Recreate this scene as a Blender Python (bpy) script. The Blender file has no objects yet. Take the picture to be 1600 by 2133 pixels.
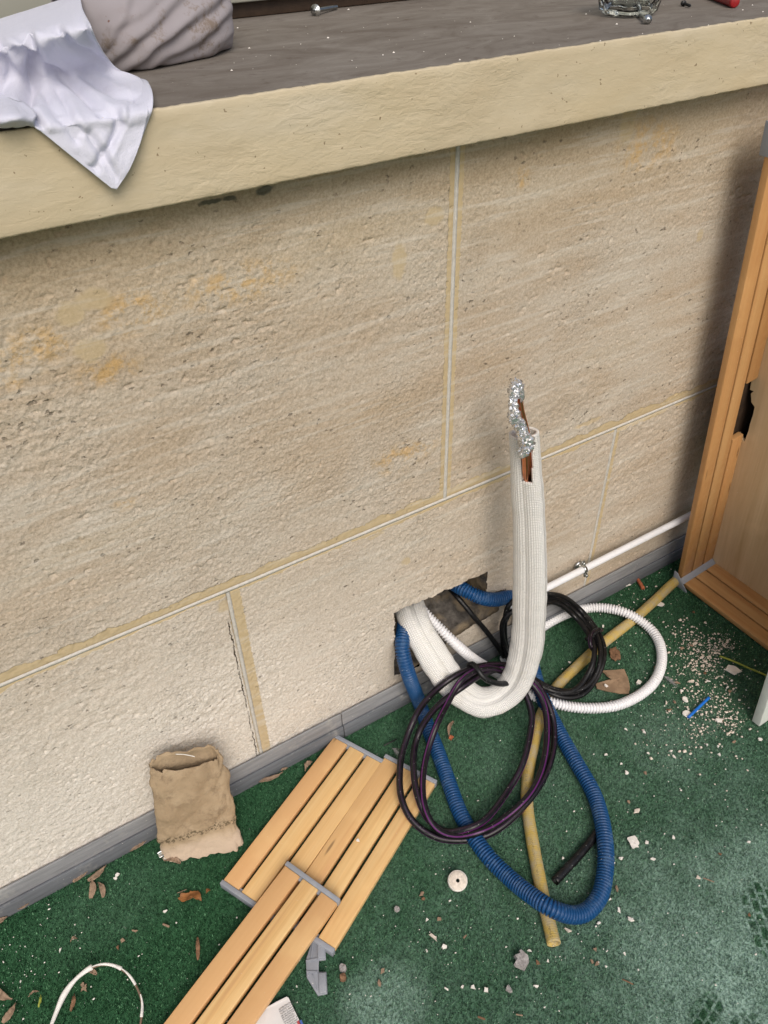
import bpy, math, random
import numpy as np
from mathutils import Matrix, Vector

random.seed(7)
rng = np.random.default_rng(11)
sc = bpy.context.scene
COL = sc.collection

# ------------------------------------------------------------------ camera
YAW, PITCH, ROLL, FPX, CY, CH = 0.53894, 0.6902, -0.02656, 1623.8, -0.75855, 1.2
_d = np.array([math.sin(YAW)*math.cos(PITCH), math.cos(YAW)*math.cos(PITCH), -math.sin(PITCH)])
_r = np.cross(_d, [0, 0, 1]); _r /= np.linalg.norm(_r)
_u = np.cross(_r, _d)
R_ = math.cos(ROLL)*_r+math.sin(ROLL)*_u
U_ = -math.sin(ROLL)*_r+math.cos(ROLL)*_u
EYE = np.array([0, CY, CH])
cd = bpy.data.cameras.new('camera'); cam = bpy.data.objects.new('camera', cd); COL.objects.link(cam)
cd.sensor_fit = 'VERTICAL'; cd.sensor_height = 24.0; cd.lens = FPX/2133*24.0
cd.clip_start = 0.01; cd.clip_end = 200
cam.matrix_world = Matrix(((R_[0], U_[0], -_d[0], EYE[0]), (R_[1], U_[1], -_d[1], EYE[1]), (R_[2], U_[2], -_d[2], EYE[2]), (0, 0, 0, 1)))
sc.camera = cam

# ------------------------------------------------------------------ light
SUN_EL, SUN_AZ = math.radians(44), math.radians(196)     # azimuth clockwise from +y
w = bpy.data.worlds.new("World"); sc.world = w; w.use_nodes = True
nt = w.node_tree
bg = nt.nodes['Background']
sky = nt.nodes.new('ShaderNodeTexSky'); sky.sky_type = 'NISHITA'; sky.sun_disc = False
sky.sun_elevation = SUN_EL; sky.sun_rotation = SUN_AZ; sky.dust_density = 4; sky.air_density = 1.0; sky.ozone_density = 0.6
nt.links.new(sky.outputs[0], bg.inputs[0]); bg.inputs[1].default_value = 0.115
sd = bpy.data.lights.new('sun', 'SUN'); sd.energy = 1.75; sd.angle = math.radians(34); sd.color = (1.0, 0.955, 0.89)
so = bpy.data.objects.new('sun', sd); COL.objects.link(so)
sv = Vector((math.sin(SUN_AZ)*math.cos(SUN_EL), math.cos(SUN_AZ)*math.cos(SUN_EL), math.sin(SUN_EL)))
so.rotation_euler = sv.to_track_quat('Z', 'Y').to_euler(); so.location = sv*5
sc.view_settings.view_transform = 'Standard'; sc.view_settings.look = 'None'
sc.view_settings.gamma = 1; sc.view_settings.use_curve_mapping = False
sc.view_settings.exposure = -0.04
sc.cycles.max_bounces = 8

# ------------------------------------------------------------------ placing
def ray(px, py): return _d+R_*(px-800)/FPX-U_*(py-1066.5)/FPX
def F(px, py, z=0.0):
    v = ray(px, py); return EYE+v*((z-CH)/v[2])
def W(px, py, y=0.0):
    v = ray(px, py); return EYE+v*((y-CY)/v[1])
def proj(P):
    v = np.asarray(P)-EYE; z = v@_d
    return 800+FPX*(v@R_)/z, 1066.5-FPX*(v@U_)/z

# ------------------------------------------------------------------ numpy noise
def vnoise(x, y, seed=0):
    xi = np.floor(x).astype(np.int64); yi = np.floor(y).astype(np.int64); fx = x-xi; fy = y-yi
    fx = fx*fx*(3-2*fx); fy = fy*fy*(3-2*fy)
    def h(a, b):
        n = (a*374761393+b*668265263+seed*974711) & 0xffffffff
        n = ((n ^ (n >> 13))*1274126177) & 0xffffffff
        return ((n ^ (n >> 16)) & 0xffff)/65535.0
    return (h(xi, yi)*(1-fx)+h(xi+1, yi)*fx)*(1-fy)+(h(xi, yi+1)*(1-fx)+h(xi+1, yi+1)*fx)*fy
def fbm(x, y, o=4, seed=0):
    s = 0; a = .5
    for i in range(o): s = s+a*(vnoise(x*2**i, y*2**i, seed+i)-.5); a *= .5
    return s

# ------------------------------------------------------------------ object helpers
def mesh(name, V, Fc, mat=None, parent=None, smooth=False, uv=None, loc=None):
    me = bpy.data.meshes.new(name)
    V = np.asarray(V, dtype=float)
    if loc is not None: V = V-np.asarray(loc)
    if isinstance(Fc, np.ndarray):
        n, k = Fc.shape
        me.vertices.add(len(V)); me.vertices.foreach_set('co', V.astype(np.float32).ravel())
        me.loops.add(n*k); me.loops.foreach_set('vertex_index', Fc.astype(np.int32).ravel())
        me.polygons.add(n); me.polygons.foreach_set('loop_start', np.arange(0, n*k, k, dtype=np.int32))
        me.polygons.foreach_set('loop_total', np.full(n, k, dtype=np.int32)); me.update(calc_edges=True)
    else:
        me.from_pydata(V.tolist(), [], [list(map(int, f)) for f in Fc]); me.update()
    if uv is not None:
        l = me.uv_layers.new(name='UVMap'); li = np.empty(len(me.loops), dtype=np.int32); me.loops.foreach_get('vertex_index', li)
        l.data.foreach_set('uv', np.asarray(uv, dtype=np.float32)[li].ravel())
    if smooth: me.polygons.foreach_set('use_smooth', np.ones(len(me.polygons), dtype=bool))
    if mat: me.materials.append(mat)
    o = bpy.data.objects.new(name, me); COL.objects.link(o)
    if loc is not None: o.location = loc
    if parent: o.parent = parent
    return o
def tag(o, label=None, cat=None, group=None, kind=None):
    if label: o['label'] = label
    if cat: o['category'] = cat
    if group: o['group'] = group
    if kind: o['kind'] = kind
    return o
def empty(name, loc=(0, 0, 0), rot=(0, 0, 0)):
    o = bpy.data.objects.new(name, None); COL.objects.link(o); o.location = loc; o.rotation_euler = rot; o.empty_display_size = .02
    return o
def boxv(x0, x1, y0, y1, z0, z1):
    return [(x0, y0, z0), (x1, y0, z0), (x1, y1, z0), (x0, y1, z0), (x0, y0, z1), (x1, y0, z1), (x1, y1, z1), (x0, y1, z1)]
BF = [(0, 3, 2, 1), (4, 5, 6, 7), (0, 1, 5, 4), (1, 2, 6, 5), (2, 3, 7, 6), (3, 0, 4, 7)]
def box(name, x0, x1, y0, y1, z0, z1, mat, parent=None, bev=0.0):
    o = mesh(name, boxv(x0, x1, y0, y1, z0, z1), BF, mat, parent)
    if bev: bevel(o, bev)
    return o
def bevel(o, w_, seg=2):
    m = o.modifiers.new('bevel', 'BEVEL'); m.width = w_; m.segments = seg; m.limit_method = 'ANGLE'; m.angle_limit = math.radians(40)
    o.data.polygons.foreach_set('use_smooth', np.ones(len(o.data.polygons), dtype=bool))
    return o
def gridfaces(n, m, close=False):
    i = np.arange(n-1)[:, None]; mm = m if close else m-1
    j = np.arange(mm)[None, :]; j2 = (j+1) % m
    return np.stack([i*m+j, i*m+j2, (i+1)*m+j2, (i+1)*m+j], -1).reshape(-1, 4)
def spline(P, n=24, closed=False):
    P = np.asarray(P, float); out = []
    if closed: Q = np.vstack([P[-1], P, P[0], P[1]])
    else: Q = np.vstack([2*P[0]-P[1], P, 2*P[-1]-P[-2]])
    for i in range(1, len(Q)-2):
        p0, p1, p2, p3 = Q[i-1:i+3]; t = np.linspace(0, 1, n, endpoint=False)[:, None]
        out.append(.5*((2*p1)+(-p0+p2)*t+(2*p0-5*p1+4*p2-p3)*t*t+(-p0+3*p1-3*p2+p3)*t**3))
    out = np.vstack(out)
    return out if closed else np.vstack([out, P[-1]])
def resample(P, ds):
    s = np.r_[0, np.cumsum(np.linalg.norm(np.diff(P, axis=0), axis=1))]
    n = max(3, int(s[-1]/ds)+1); t = np.linspace(0, s[-1], n)
    return np.stack([np.interp(t, s, P[:, k]) for k in range(P.shape[1])], 1), t
def smoothpath(P, it):
    for _ in range(it): P[1:-1] = (P[:-2]+2*P[1:-1]+P[2:])/4
    return P
def frames(C, up0):
    T = np.gradient(C, axis=0); T /= np.linalg.norm(T, axis=1)[:, None]
    A = np.zeros_like(C); a = np.asarray(up0, float); a = a-T[0]*(a@T[0]); a /= np.linalg.norm(a)
    for i in range(len(C)):
        a = a-T[i]*(a@T[i]); a /= np.linalg.norm(a); A[i] = a
    return T, A, np.cross(T, A)
def tube(name, P, r, mat, parent=None, ds=.004, seg=16, ripple=None, hollow=(False, False), up=(0, 0, 1), path_ready=False, smooth_it=6, twist=0.0, jit=0.0):
    """sweep a round section; ripple=(pitch, depth) gives corrugations"""
    C = np.asarray(P, float) if path_ready else smoothpath(resample(spline(P), .004)[0], smooth_it)
    if ripple: ds = ripple[0]/8
    C, t = resample(C, ds)
    if len(t) > 8: C = smoothpath(C, 3 if not ripple else 60)
    T, A, B = frames(C, up)
    rad = np.full(len(t), r)
    if ripple:
        ph = (t/ripple[0]) % 1.0
        rad = r-ripple[1]*(0.5-0.5*np.tanh(4*(np.cos(2*np.pi*ph)+.35)))
    if jit: rad = rad*(1+jit*(vnoise(t*40, t*0)-.5))
    th = np.linspace(0, 2*np.pi, seg, endpoint=False)
    rings = [(C[i], A[i], B[i], rad[i], t[i]) for i in range(len(t))]
    pre = []; post = []
    for side, lst, i, sgn in ((0, pre, 0, 1), (1, post, -1, -1)):
        c, a, b, rr, tt = rings[i]
        if hollow[side]:
            lst += [(c, a, b, rr*.8, tt), (c+T[i]*sgn*.012, a, b, rr*.78, tt), (c+T[i]*sgn*.035, a, b, rr*.74, tt), (c+T[i]*sgn*.037, a, b, rr*.01, tt)]
        else: lst += [(c-T[i]*sgn*.0006, a, b, rr*.7, tt), (c-T[i]*sgn*.0008, a, b, rr*.01, tt)]
    rings = pre[::-1]+rings+post
    V = []; UV = []
    for c, a, b, rr, tt in rings:
        V.append(c+rr*(np.cos(th)[:, None]*a+np.sin(th)[:, None]*b)); UV.append(np.stack([th/(2*np.pi), np.full(seg, tt)], 1))
    return mesh(name, np.vstack(V), gridfaces(len(rings), seg, True), mat, parent, True, np.vstack(UV))
def lathe(name, prof, mat, parent=None, seg=24, M=None, lobes=0, lobe_amp=0):
    th = np.linspace(0, 2*np.pi, seg, endpoint=False); V = []
    for r, z in prof:
        rr = r*(1+lobe_amp*np.cos(lobes*th)) if lobes else r
        V.append(np.stack([rr*np.cos(th), rr*np.sin(th), np.full(seg, z)], 1))
    V = np.vstack(V)
    if M is not None: V = (np.asarray(M)[:3, :3] @ V.T).T+np.asarray(M)[:3, 3]
    return mesh(name, V, gridfaces(len(prof), seg, True), mat, parent, True)
def align(p, d):
    q = Vector(d).to_track_quat('Z', 'Y').to_matrix().to_4x4(); q.translation = Vector(p); return np.array(q)

# ------------------------------------------------------------------ material helper
class M:
    def __init__(s, name, rough=.7, spec=.5):
        s.m = bpy.data.materials.new(name); s.m.use_nodes = True; s.t = s.m.node_tree
        s.b = s.t.nodes['Principled BSDF']; s.b.inputs['Roughness'].default_value = rough; s.b.inputs['Specular IOR Level'].default_value = spec
        s.hs = None
    def n(s, typ, **k):
        x = s.t.nodes.new(typ)
        for a, b in k.items(): setattr(x, a, b)
        return x
    def lk(s, a, b):
        if isinstance(a, (int, float)): b.default_value = a
        elif isinstance(a, tuple): b.default_value = a if len(a) == 4 or b.type == 'VECTOR' else (*a, 1)
        else: s.t.links.new(a, b)
    def pos(s): return s.n('ShaderNodeNewGeometry').outputs['Position']
    def obj(s): return s.n('ShaderNodeTexCoord').outputs['Object']
    def uv(s): return s.n('ShaderNodeTexCoord').outputs['UV']
    def rnd(s): return s.n('ShaderNodeObjectInfo').outputs['Random']
    def scl(s, v, sc_, off=(0, 0, 0), rot=(0, 0, 0)):
        x = s.n('ShaderNodeMapping'); s.lk(v, x.inputs[0]); x.inputs['Scale'].default_value = sc_; x.inputs['Location'].default_value = off; x.inputs['Rotation'].default_value = rot
        return x.outputs[0]
    def vadd(s, a, b):
        x = s.n('ShaderNodeVectorMath'); s.lk(a, x.inputs[0]); s.lk(b, x.inputs[1]); return x.outputs[0]
    def noise(s, v, sc_, det=3, ro=.55, col=False, dist=0):
        x = s.n('ShaderNodeTexNoise'); s.lk(v, x.inputs['Vector']); x.inputs['Scale'].default_value = sc_; x.inputs['Detail'].default_value = det
        x.inputs['Roughness'].default_value = ro; x.inputs['Distortion'].default_value = dist
        return x.outputs['Color' if col else 'Fac']
    def vor(s, v, sc_, feat='F1', out='Distance', rand=1):
        x = s.n('ShaderNodeTexVoronoi', feature=feat); s.lk(v, x.inputs['Vector']); x.inputs['Scale'].default_value = sc_; x.inputs['Randomness'].default_value = rand
        return x.outputs[out]
    def mt(s, op, a, b=0.0, c=0.0):
        x = s.n('ShaderNodeMath', operation=op); s.lk(a, x.inputs[0]); s.lk(b, x.inputs[1]); s.lk(c, x.inputs[2]); return x.outputs[0]
    def rng(s, v, a, b, c=0.0, d=1.0, smooth=True):
        x = s.n('ShaderNodeMapRange'); x.interpolation_type = 'SMOOTHSTEP' if smooth else 'LINEAR'; s.lk(v, x.inputs[0])
        for i, q in enumerate((a, b, c, d)): s.lk(q, x.inputs[i+1])
        return x.outputs[0]
    def ramp(s, v, st):
        x = s.n('ShaderNodeValToRGB'); s.lk(v, x.inputs[0]); e = x.color_ramp.elements
        e[0].position, e[0].color = st[0][0], (*st[0][1], 1); e[1].position, e[1].color = st[-1][0], (*st[-1][1], 1)
        for p, c in st[1:-1]: q = e.new(p); q.color = (*c, 1)
        return x.outputs[0]
    def mix(s, f, a, b, mode='MIX'):
        x = s.n('ShaderNodeMix', data_type='RGBA', blend_type=mode); s.lk(f, x.inputs[0]); s.lk(a, x.inputs[6]); s.lk(b, x.inputs[7]); return x.outputs[2]
    def sep(s, v):
        x = s.n('ShaderNodeSeparateXYZ'); s.lk(v, x.inputs[0]); return x.outputs
    def col(s, v): s.lk(v, s.b.inputs['Base Color'])
    def rough(s, v): s.lk(v, s.b.inputs['Roughness'])
    def bump(s, h, strength=.5, dist=.001):
        x = s.n('ShaderNodeBump'); x.inputs['Strength'].default_value = strength; x.inputs['Distance'].default_value = dist; s.lk(h, x.inputs['Height'])
        if s.hs is not None: s.lk(s.hs, x.inputs['Normal'])
        s.hs = x.outputs[0]; s.lk(s.hs, s.b.inputs['Normal'])
    def spot(s, P, c, r, soft=.35, wob=.0):
        """mask: 1 inside an ellipsoid of radii r about c"""
        x = s.n('ShaderNodeVectorMath', operation='SUBTRACT'); s.lk(P, x.inputs[0]); x.inputs[1].default_value = tuple(c)
        y = s.n('ShaderNodeVectorMath', operation='DIVIDE'); s.lk(x.outputs[0], y.inputs[0]); y.inputs[1].default_value = tuple(r)
        z = s.n('ShaderNodeVectorMath', operation='LENGTH'); s.lk(y.outputs[0], z.inputs[0])
        return s.rng(z.outputs['Value'], 1.0-soft, 1.0+soft, 1.0, 0.0)
    def maxs(s, L):
        a = L[0]
        for b in L[1:]: a = s.mt('MAXIMUM', a, b)
        return a

ZJ, ZB, ZT, XM, XL, XR = 0.4454, 0.9712, 1.0492, 0.5639, 0.2013, 0.9264
OVER = 0.05

# ---- stone
def stone_mat():
    m = M('limestone', .93, .2); P = m.pos(); x, y, z = m.sep(P)
    wob = m.noise(P, 28, 3); Pw = m.vadd(P, m.mix(1.0, (0, 0, 0), m.n('ShaderNodeVectorMath').outputs[0]) if False else P)
    band = m.noise(m.scl(P, (1.6, 1, 9), rot=(0, .03, 0)), 1.6, 6, .6)
    big = m.noise(P, 5, 5, .6)
    c = m.ramp(band, [(.3, (.445, .355, .255)), (.48, (.485, .405, .315)), (.62, (.535, .475, .395)), (.8, (.47, .385, .275))])
    c = m.mix(m.rng(big, .42, .7, 0, .45), c, (.53, .495, .44))
    # paler low down, warmer high up: lighting and staining put into the colour
    low = m.rng(m.mt('ADD', z, m.mt('MULTIPLY', m.mt('SUBTRACT', band, .5), .5)), .62, .12, 0, 1)
    lx = m.rng(x, .80, .05, 0.12, 1)
    c = m.mix(m.mt('MULTIPLY', m.mt('MULTIPLY', low, lx), .85), c, (.75, .725, .68))
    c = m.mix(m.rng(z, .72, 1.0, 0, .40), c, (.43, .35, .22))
    grain = m.noise(P, 330, 3, .7); g2 = m.noise(P, 120, 3, .6)
    c = m.mix(.75, c, m.ramp(grain, [(.32, (.74, .71, .66)), (.62, (1.14, 1.14, 1.14))]), 'MULTIPLY')
    c = m.mix(.6, c, m.ramp(g2, [(.3, (.86, .83, .78)), (.7, (1.1, 1.1, 1.1))]), 'MULTIPLY')
    # rust marks
    def pt(px, py): return tuple(W(px, py))
    pw = m.noise(P, 45, 4, .7)
    rust = m.maxs([m.spot(P, pt(*a), r, .6) for a, r in [((15, 765), (.03, .05, .022)), ((80, 720), (.03, .05, .018)), ((275, 650), (.035, .05, .02)), ((230, 770), (.03, .05, .015)),
          ((260, 1050), (.012, .05, .008)), ((500, 590), (.06, .05, .02)), ((1085, 372), (.014, .05, .012)), ((840, 950), (.05, .05, .02)), ((1350, 300), (.05, .05, .03))]])
    c = m.mix(m.mt('MULTIPLY', rust, m.rng(pw, .42, .62, 0, .6)), c, (.56, .34, .10))
    # putty repairs and the ochre band along the joints
    wb = m.mt('MULTIPLY', m.mt('SUBTRACT', m.noise(P, 22, 3), .5), .030)
    wf = m.mt('MULTIPLY', m.mt('SUBTRACT', m.noise(P, 160, 2), .5), .006)
    wz = m.mt('ADD', wb, wf)
    dz = m.mt('SUBTRACT', z, ZJ)
    hb = m.mt('MULTIPLY', m.rng(m.mt('ADD', dz, wz), .0165, .018, 1, 0), m.rng(m.mt('ADD', dz, wz), -.0085, -.007, 0, 1))
    def vband(xc, lo, hi, up):
        d = m.mt('ADD', m.mt('SUBTRACT', x, xc), wf)
        a = m.mt('MULTIPLY', m.rng(d, -lo, -lo+.0012, 0, 1), m.rng(d, hi, hi+.0012, 1, 0))
        return m.mt('MULTIPLY', a, m.rng(z, ZJ-.001, ZJ+.001, 0, 1) if up else m.rng(z, ZJ-.001, ZJ+.001, 1, 0))
    bands = m.maxs([hb, vband(XM, .011, .009, True), vband(XL, .004, .017, False), vband(XR, .003, .010, False)])
    ptp = m.vadd(P, m.scl(m.noise(P, 60, 2, col=True), (.012, .012, .012), (-.006, -.006, -.006)))
    put = m.maxs([bands]+[m.mt('MULTIPLY', m.spot(ptp, pt(*a), r, .25), .7) for a, r in [((145, 655), (.014, .06, .012)), ((195, 625), (.018, .06, .011)), ((188, 728), (.016, .06, .012)), ((832, 545), (.010, .06, .022)), ((905, 450), (.014, .06, .010)),
           ((1458, 490), (.007, .06, .010)), ((845, 1168), (.009, .06, .009)), ((785, 1114), (.014, .06, .004)), ((1225, 880), (.03, .06, .004)), ((470, 1262), (.012, .06, .012)), ((1310, 245), (.012, .06, .03))]])
    pc = m.mix(m.noise(P, 90, 3), (.47, .36, .19), (.57, .46, .29))
    c = m.mix(m.mt('MULTIPLY', put, .9), c, pc)
    # scorch / glue smears and dark pits
    smear = m.maxs([m.spot(ptp, pt(*a), r, .3) for a, r in [((552, 398), (.010, .05, .004)), ((440, 418), (.012, .05, .003)), ((480, 412), (.008, .05, .003))]])
    c = m.mix(m.mt('MULTIPLY', smear, .8), c, (.06, .07, .06))
    pv = m.vor(m.vadd(m.scl(P, (1, 1, 1.5)), m.scl(m.noise(P, 150, 3, .7, col=True), (.014, .014, .014))), 75)
    patch = m.rng(m.noise(P, 7, 3), .50, .66, 0, 1)
    pit = m.mt('MULTIPLY', m.rng(pv, .12, .26, 1, 0), m.rng(m.noise(P, 60, 1), .47, .58, 0, 1))
    pit = m.mt('MULTIPLY', pit, m.rng(m.noise(P, 11, 4, .7), .44, .58, .0, 1))
    np_ = m.mt('SUBTRACT', 1.0, put)
    c = m.mix(m.mt('MULTIPLY', m.mt('MULTIPLY', pit, np_), .7), c, (.13, .105, .075))
    # crack beside the lower joint
    cx = m.mt('ADD', m.mt('SUBTRACT', x, XL-.0075), m.mt('MULTIPLY', m.mt('SUBTRACT', m.noise(P, 90, 3, .7), .5), .010))
    crack = m.mt('MULTIPLY', m.mt('MULTIPLY', m.rng(m.mt('ABSOLUTE', cx),   .0004, .0010, 1, 0), m.rng(z, ZJ-.05, ZJ-.06, 0, 1)), m.rng(m.noise(P, 35, 2), .36, .46, 0, 1))
    c = m.mix(crack, c, (.05, .035, .02))
    c = m.mix(m.mt('MULTIPLY', m.rng(m.noise(m.scl(P, (2, 1, 30), rot=(0, .02, 0)), 3, 3, .6), .5, .68), .35), c, (.66, .63, .56))
    m.col(c)
    Pd = m.vadd(P, m.scl(m.noise(P, 130, 2, col=True), (.007, .007, .007)))
    h = m.mt('ADD', m.mt('MULTIPLY', m.noise(P, 300, 3, .65), .9), m.mt('MULTIPLY', m.vor(Pd, 185), 1.1))
    zone = m.mt('MULTIPLY', m.rng(m.noise(P, 4.5, 3), .36, .62, .45, 1.25), m.rng(x, XM-.01, XM+.01, 1.0, .62))
    h = m.mt('MULTIPLY', h, zone)
    h = m.mt('ADD', h, m.mt('MULTIPLY', m.mt('MULTIPLY', m.noise(P, 85, 6, .8), m.mt('MULTIPLY', patch, zone)), 3.2))
    h = m.mt('MULTIPLY', h, m.mt('ADD', m.mt('MULTIPLY', np_, .7), .3))
    h = m.mt('SUBTRACT', h, m.mt('MULTIPLY', pit, 1.6)); h = m.mt('SUBTRACT', h, m.mt('MULTIPLY', crack, 4.0))
    m.bump(h, .7, .0013)
    return m.m
MAT = {}
MAT['stone'] = stone_mat()

m = M('mortar_white', .85, .2); P = m.pos(); m.col(m.ramp(m.noise(P, 180, 3), [(.3, (.50, .48, .43)), (.7, (.62, .60, .56))])); m.bump(m.noise(P, 500, 2), .4, .0006); MAT['mortar'] = m.m
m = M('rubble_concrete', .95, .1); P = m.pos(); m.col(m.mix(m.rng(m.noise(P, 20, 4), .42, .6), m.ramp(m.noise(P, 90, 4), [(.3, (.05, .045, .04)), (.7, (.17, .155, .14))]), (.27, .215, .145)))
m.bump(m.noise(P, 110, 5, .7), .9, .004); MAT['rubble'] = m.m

# ---- painted ledge front and bare dusty ledge top
m = M('cream_paint', .55, .35); P = m.pos(); x, y, z = m.sep(P)
c = m.ramp(m.noise(m.scl(P, (1, 1, 3)), 6, 5, .6), [(.3, (.52, .43, .285)), (.55, (.565, .485, .34)), (.75, (.60, .53, .40))])
c = m.mix(m.rng(m.noise(P, 3, 2), .45, .65, 0, .35), c, (.56, .46, .28))
c = m.mix(m.rng(m.noise(P, 170, 2), .715, .75, 0, .8), c, (.2, .14, .08))
m.col(c)
h = m.mt('ADD', m.mt('MULTIPLY', m.noise(m.scl(P, (1, 1, 2.6)), 55, 5, .62, dist=.6), 1.6), m.mt('MULTIPLY', m.noise(P, 190, 3, .6), .35))
h = m.mt('MULTIPLY', h, m.rng(m.noise(P, 7, 2), .35, .65, .45, 1.25)); m.bump(h, .55, .0015); MAT['cream'] = m.m
m = M('ledge_top_grey', .9, .25); P = m.pos()
st = m.noise(m.scl(P, (1.0, 1.9, 1)), 9, 7, .68, dist=1.6)
c = m.ramp(st, [(.30, (.145, .122, .102)), (.5, (.195, .172, .148)), (.70, (.245, .222, .196))])
c = m.mix(m.rng(m.noise(P, 40, 5, .7), .56, .72, 0, .5), c, (.09, .065, .05))
c = m.mix(m.rng(m.noise(P, 330, 2), .74, .78, 0, .9), c, (.72, .68, .6))
m.col(c); m.bump(m.noise(P, 150, 4, .6), .4, .0010); MAT['ledgetop'] = m.m

# ---- turf
def turf(name, blade):
    m = M(name, .62 if blade else .9, .35); P = m.pos(); x, y, z = m.sep(P)
    r = m.n('ShaderNodeNewGeometry').outputs['Random Per Island'] if blade else m.noise(P, 600, 1)
    c = m.ramp(r, [(0, (.006, .030, .012)), (.45, (.023, .092, .038)), (.8, (.056, .172, .078)), (1, (.17, .37, .20))])
    c = m.mix(m.rng(m.noise(P, 4, 3), .4, .65, 0, .3), c, (.024, .10, .040))
    def fp(px, py): return tuple(F(px, py))
    dn = m.noise(P, 14, 4, .65); fn = m.noise(P, 260, 2, .7)
    reg = m.maxs([m.mt('MULTIPLY', m.spot(P, fp(*a), (r1, r2, .1), .7), k) for a, r1, r2, k in
       [((1640, 2060), .26, .22, 1.0), ((1480, 2160), .22, .10, .78), ((1330, 1900), .20, .16, .42), ((1300, 1700), .42, .36, .24), ((800, 2090), .06, .05, .80), ((1580, 1700), .14, .12, .38), ((1200, 1620), .2, .1, .22), ((1180, 2060), .2, .1, .3), ((950, 1980), .25, .18, .22),
        ((1400, 1560), .14, .10, .4), ((240, 1880), .10, .06, .10)]])
    # tread marks of a boot, clean of dust
    def tread(cx, cy, rx, ry, rot, kx, ky):
        L = m.n('ShaderNodeMapping', vector_type='TEXTURE'); m.lk(P, L.inputs[0]); L.inputs['Location'].default_value = fp(cx, cy); L.inputs['Rotation'].default_value = (0, 0, rot)
        v = L.outputs[0]; e = m.spot(v, (0, 0, 0), (rx, ry, 1), .07)
        br = m.n('ShaderNodeTexBrick'); m.lk(m.scl(m.vadd(v, m.scl(m.noise(v, 25, 1, col=True), (.008, .008, 0))), (kx, ky, 1)), br.inputs['Vector']); br.inputs['Scale'].default_value = 1.0
        br.inputs['Color1'].default_value = (1, 1, 1, 1); br.inputs['Color2'].default_value = (1, 1, 1, 1); br.inputs['Mortar'].default_value = (0, 0, 0, 1); br.inputs['Mortar Size'].default_value = .06
        br.inputs['Brick Width'].default_value = .5; br.inputs['Row Height'].default_value = .35; br.inputs['Mortar Smooth'].default_value = .3
        return m.mt('MULTIPLY', e, br.outputs['Color'])
    tr = m.maxs([tread(1610, 1925, .062, .040, 1.0, 26, 26), tread(1470, 2110, .030, .018, .2, 30, 30), tread(1530, 2170, .05, .02, .1, 30, 30)])
    dust = m.mt('MULTIPLY', m.mt('MULTIPLY', reg, m.rng(dn, .25, .68, .45, 1)), m.rng(fn, .3, .65, .45, 1))
    dust = m.mt('MULTIPLY', dust, m.mt('SUBTRACT', 1.0, m.mt('MULTIPLY', tr, m.rng(m.noise(P, 45, 3), .35, .6, .35, .9))))
    c = m.mix(m.mt('MULTIPLY', dust, .88), c, (.44, .61, .53))
    c = m.mix(m.rng(m.noise(P, 230, 3, .7), .735, .76, 0, .7), c, (.55, .55, .48))
    m.col(c)
    return m.m
MAT['turf'] = turf('turf_base', False); MAT['blade'] = turf('turf_fibre', True)

# ---- plastics and others
def simple(name, colr, rough=.5, spec=.5, var=.12, ns=30, bump=0, bs=200, metal=0):
    m = M(name, rough, spec); P = m.pos()
    lo = tuple(c*(1-var) for c in colr); hi = tuple(min(1, c*(1+var)) for c in colr)
    m.col(m.ramp(m.noise(P, ns, 4, .6), [(.3, lo), (.7, hi)])); m.b.inputs['Metallic'].default_value = metal
    if bump: m.bump(m.noise(P, bs, 3), .5, bump)
    return m.m
def dusty(name, colr, dust=(.5, .5, .48), amt=.35, rough=.45, spec=.5, ns=60, lo=.5, hi=.7, stripe=None, marks=False, ribs=0.0):
    m = M(name, rough, spec); P = m.pos(); c = colr
    if stripe is not None:
        u = m.sep(m.uv())[0]
        sm = m.maxs([m.rng(m.mt('ABSOLUTE', m.mt('SUBTRACT', u, q)),   .030, .040, 1, 0) for q in stripe[1]]); c = m.mix(sm, colr, stripe[0])
    if ribs:
        v = m.sep(m.uv())[1]; rb = m.rng(m.mt('SINE', m.mt('MULTIPLY', v, 2*math.pi/ribs)), -1, 1, 0, 1); c = m.mix(m.mt('MULTIPLY', rb, .25), c, tuple(q*.6 for q in colr)); 
    if marks:
        uvv = m.sep(m.uv()); v = m.mt('MULTIPLY', m.rng(m.mt('ABSOLUTE', m.mt('SUBTRACT', uvv[0], marks)), .028, .032, 1, 0), m.rng(m.noise(m.scl(m.uv(), (60, 500, 1)), 1, 1), .52, .56, 0, 1))
        v = m.mt('MULTIPLY', v, m.rng(m.noise(m.scl(m.uv(), (0, 12, 1)), 1, 1), .48, .52, 0, 1)); c = m.mix(m.mt('MULTIPLY', v, .75), c, (.10, .08, .05))
    d = m.mt('MULTIPLY', m.rng(m.noise(P, ns, 5, .7), lo, hi), amt); d2 = m.rng(m.noise(P, 420, 2), .70, .76, 0, .8)
    c = m.mix(d, c, dust); c = m.mix(d2, c, (.7, .7, .66)); m.col(c); m.rough(m.rng(d, 0, amt, rough, .85)); m.bump(m.noise(P, 300, 3), .3, .0004)
    if ribs: m.bump(rb, .4, .0006)
    return m.m
MAT['blue'] = dusty('blue_conduit', (.006, .062, .185), (.14, .22, .32), .35, .42, .45, 40)
MAT['white_conduit'] = dusty('white_conduit', (.80, .80, .82), (.62, .60, .56), .3, .45, .4, 50)
MAT['yellow'] = dusty('yellow_hose', (.54, .39, .10), (.42, .37, .27), .75, .5, .35, 55, .38, .68, marks=.05, ribs=.0035)
MAT['black1'] = dusty('black_hose_purple', (.004, .0036, .005), (.09, .08, .09), .18, .38, .45, 90, .5, .75, stripe=((.10, .012, .11), [.2, .7]))
MAT['black2'] = dusty('black_hose', (.004, .004, .005), (.08, .08, .08), .2, .42, .45, 90, .5, .75)
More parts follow.
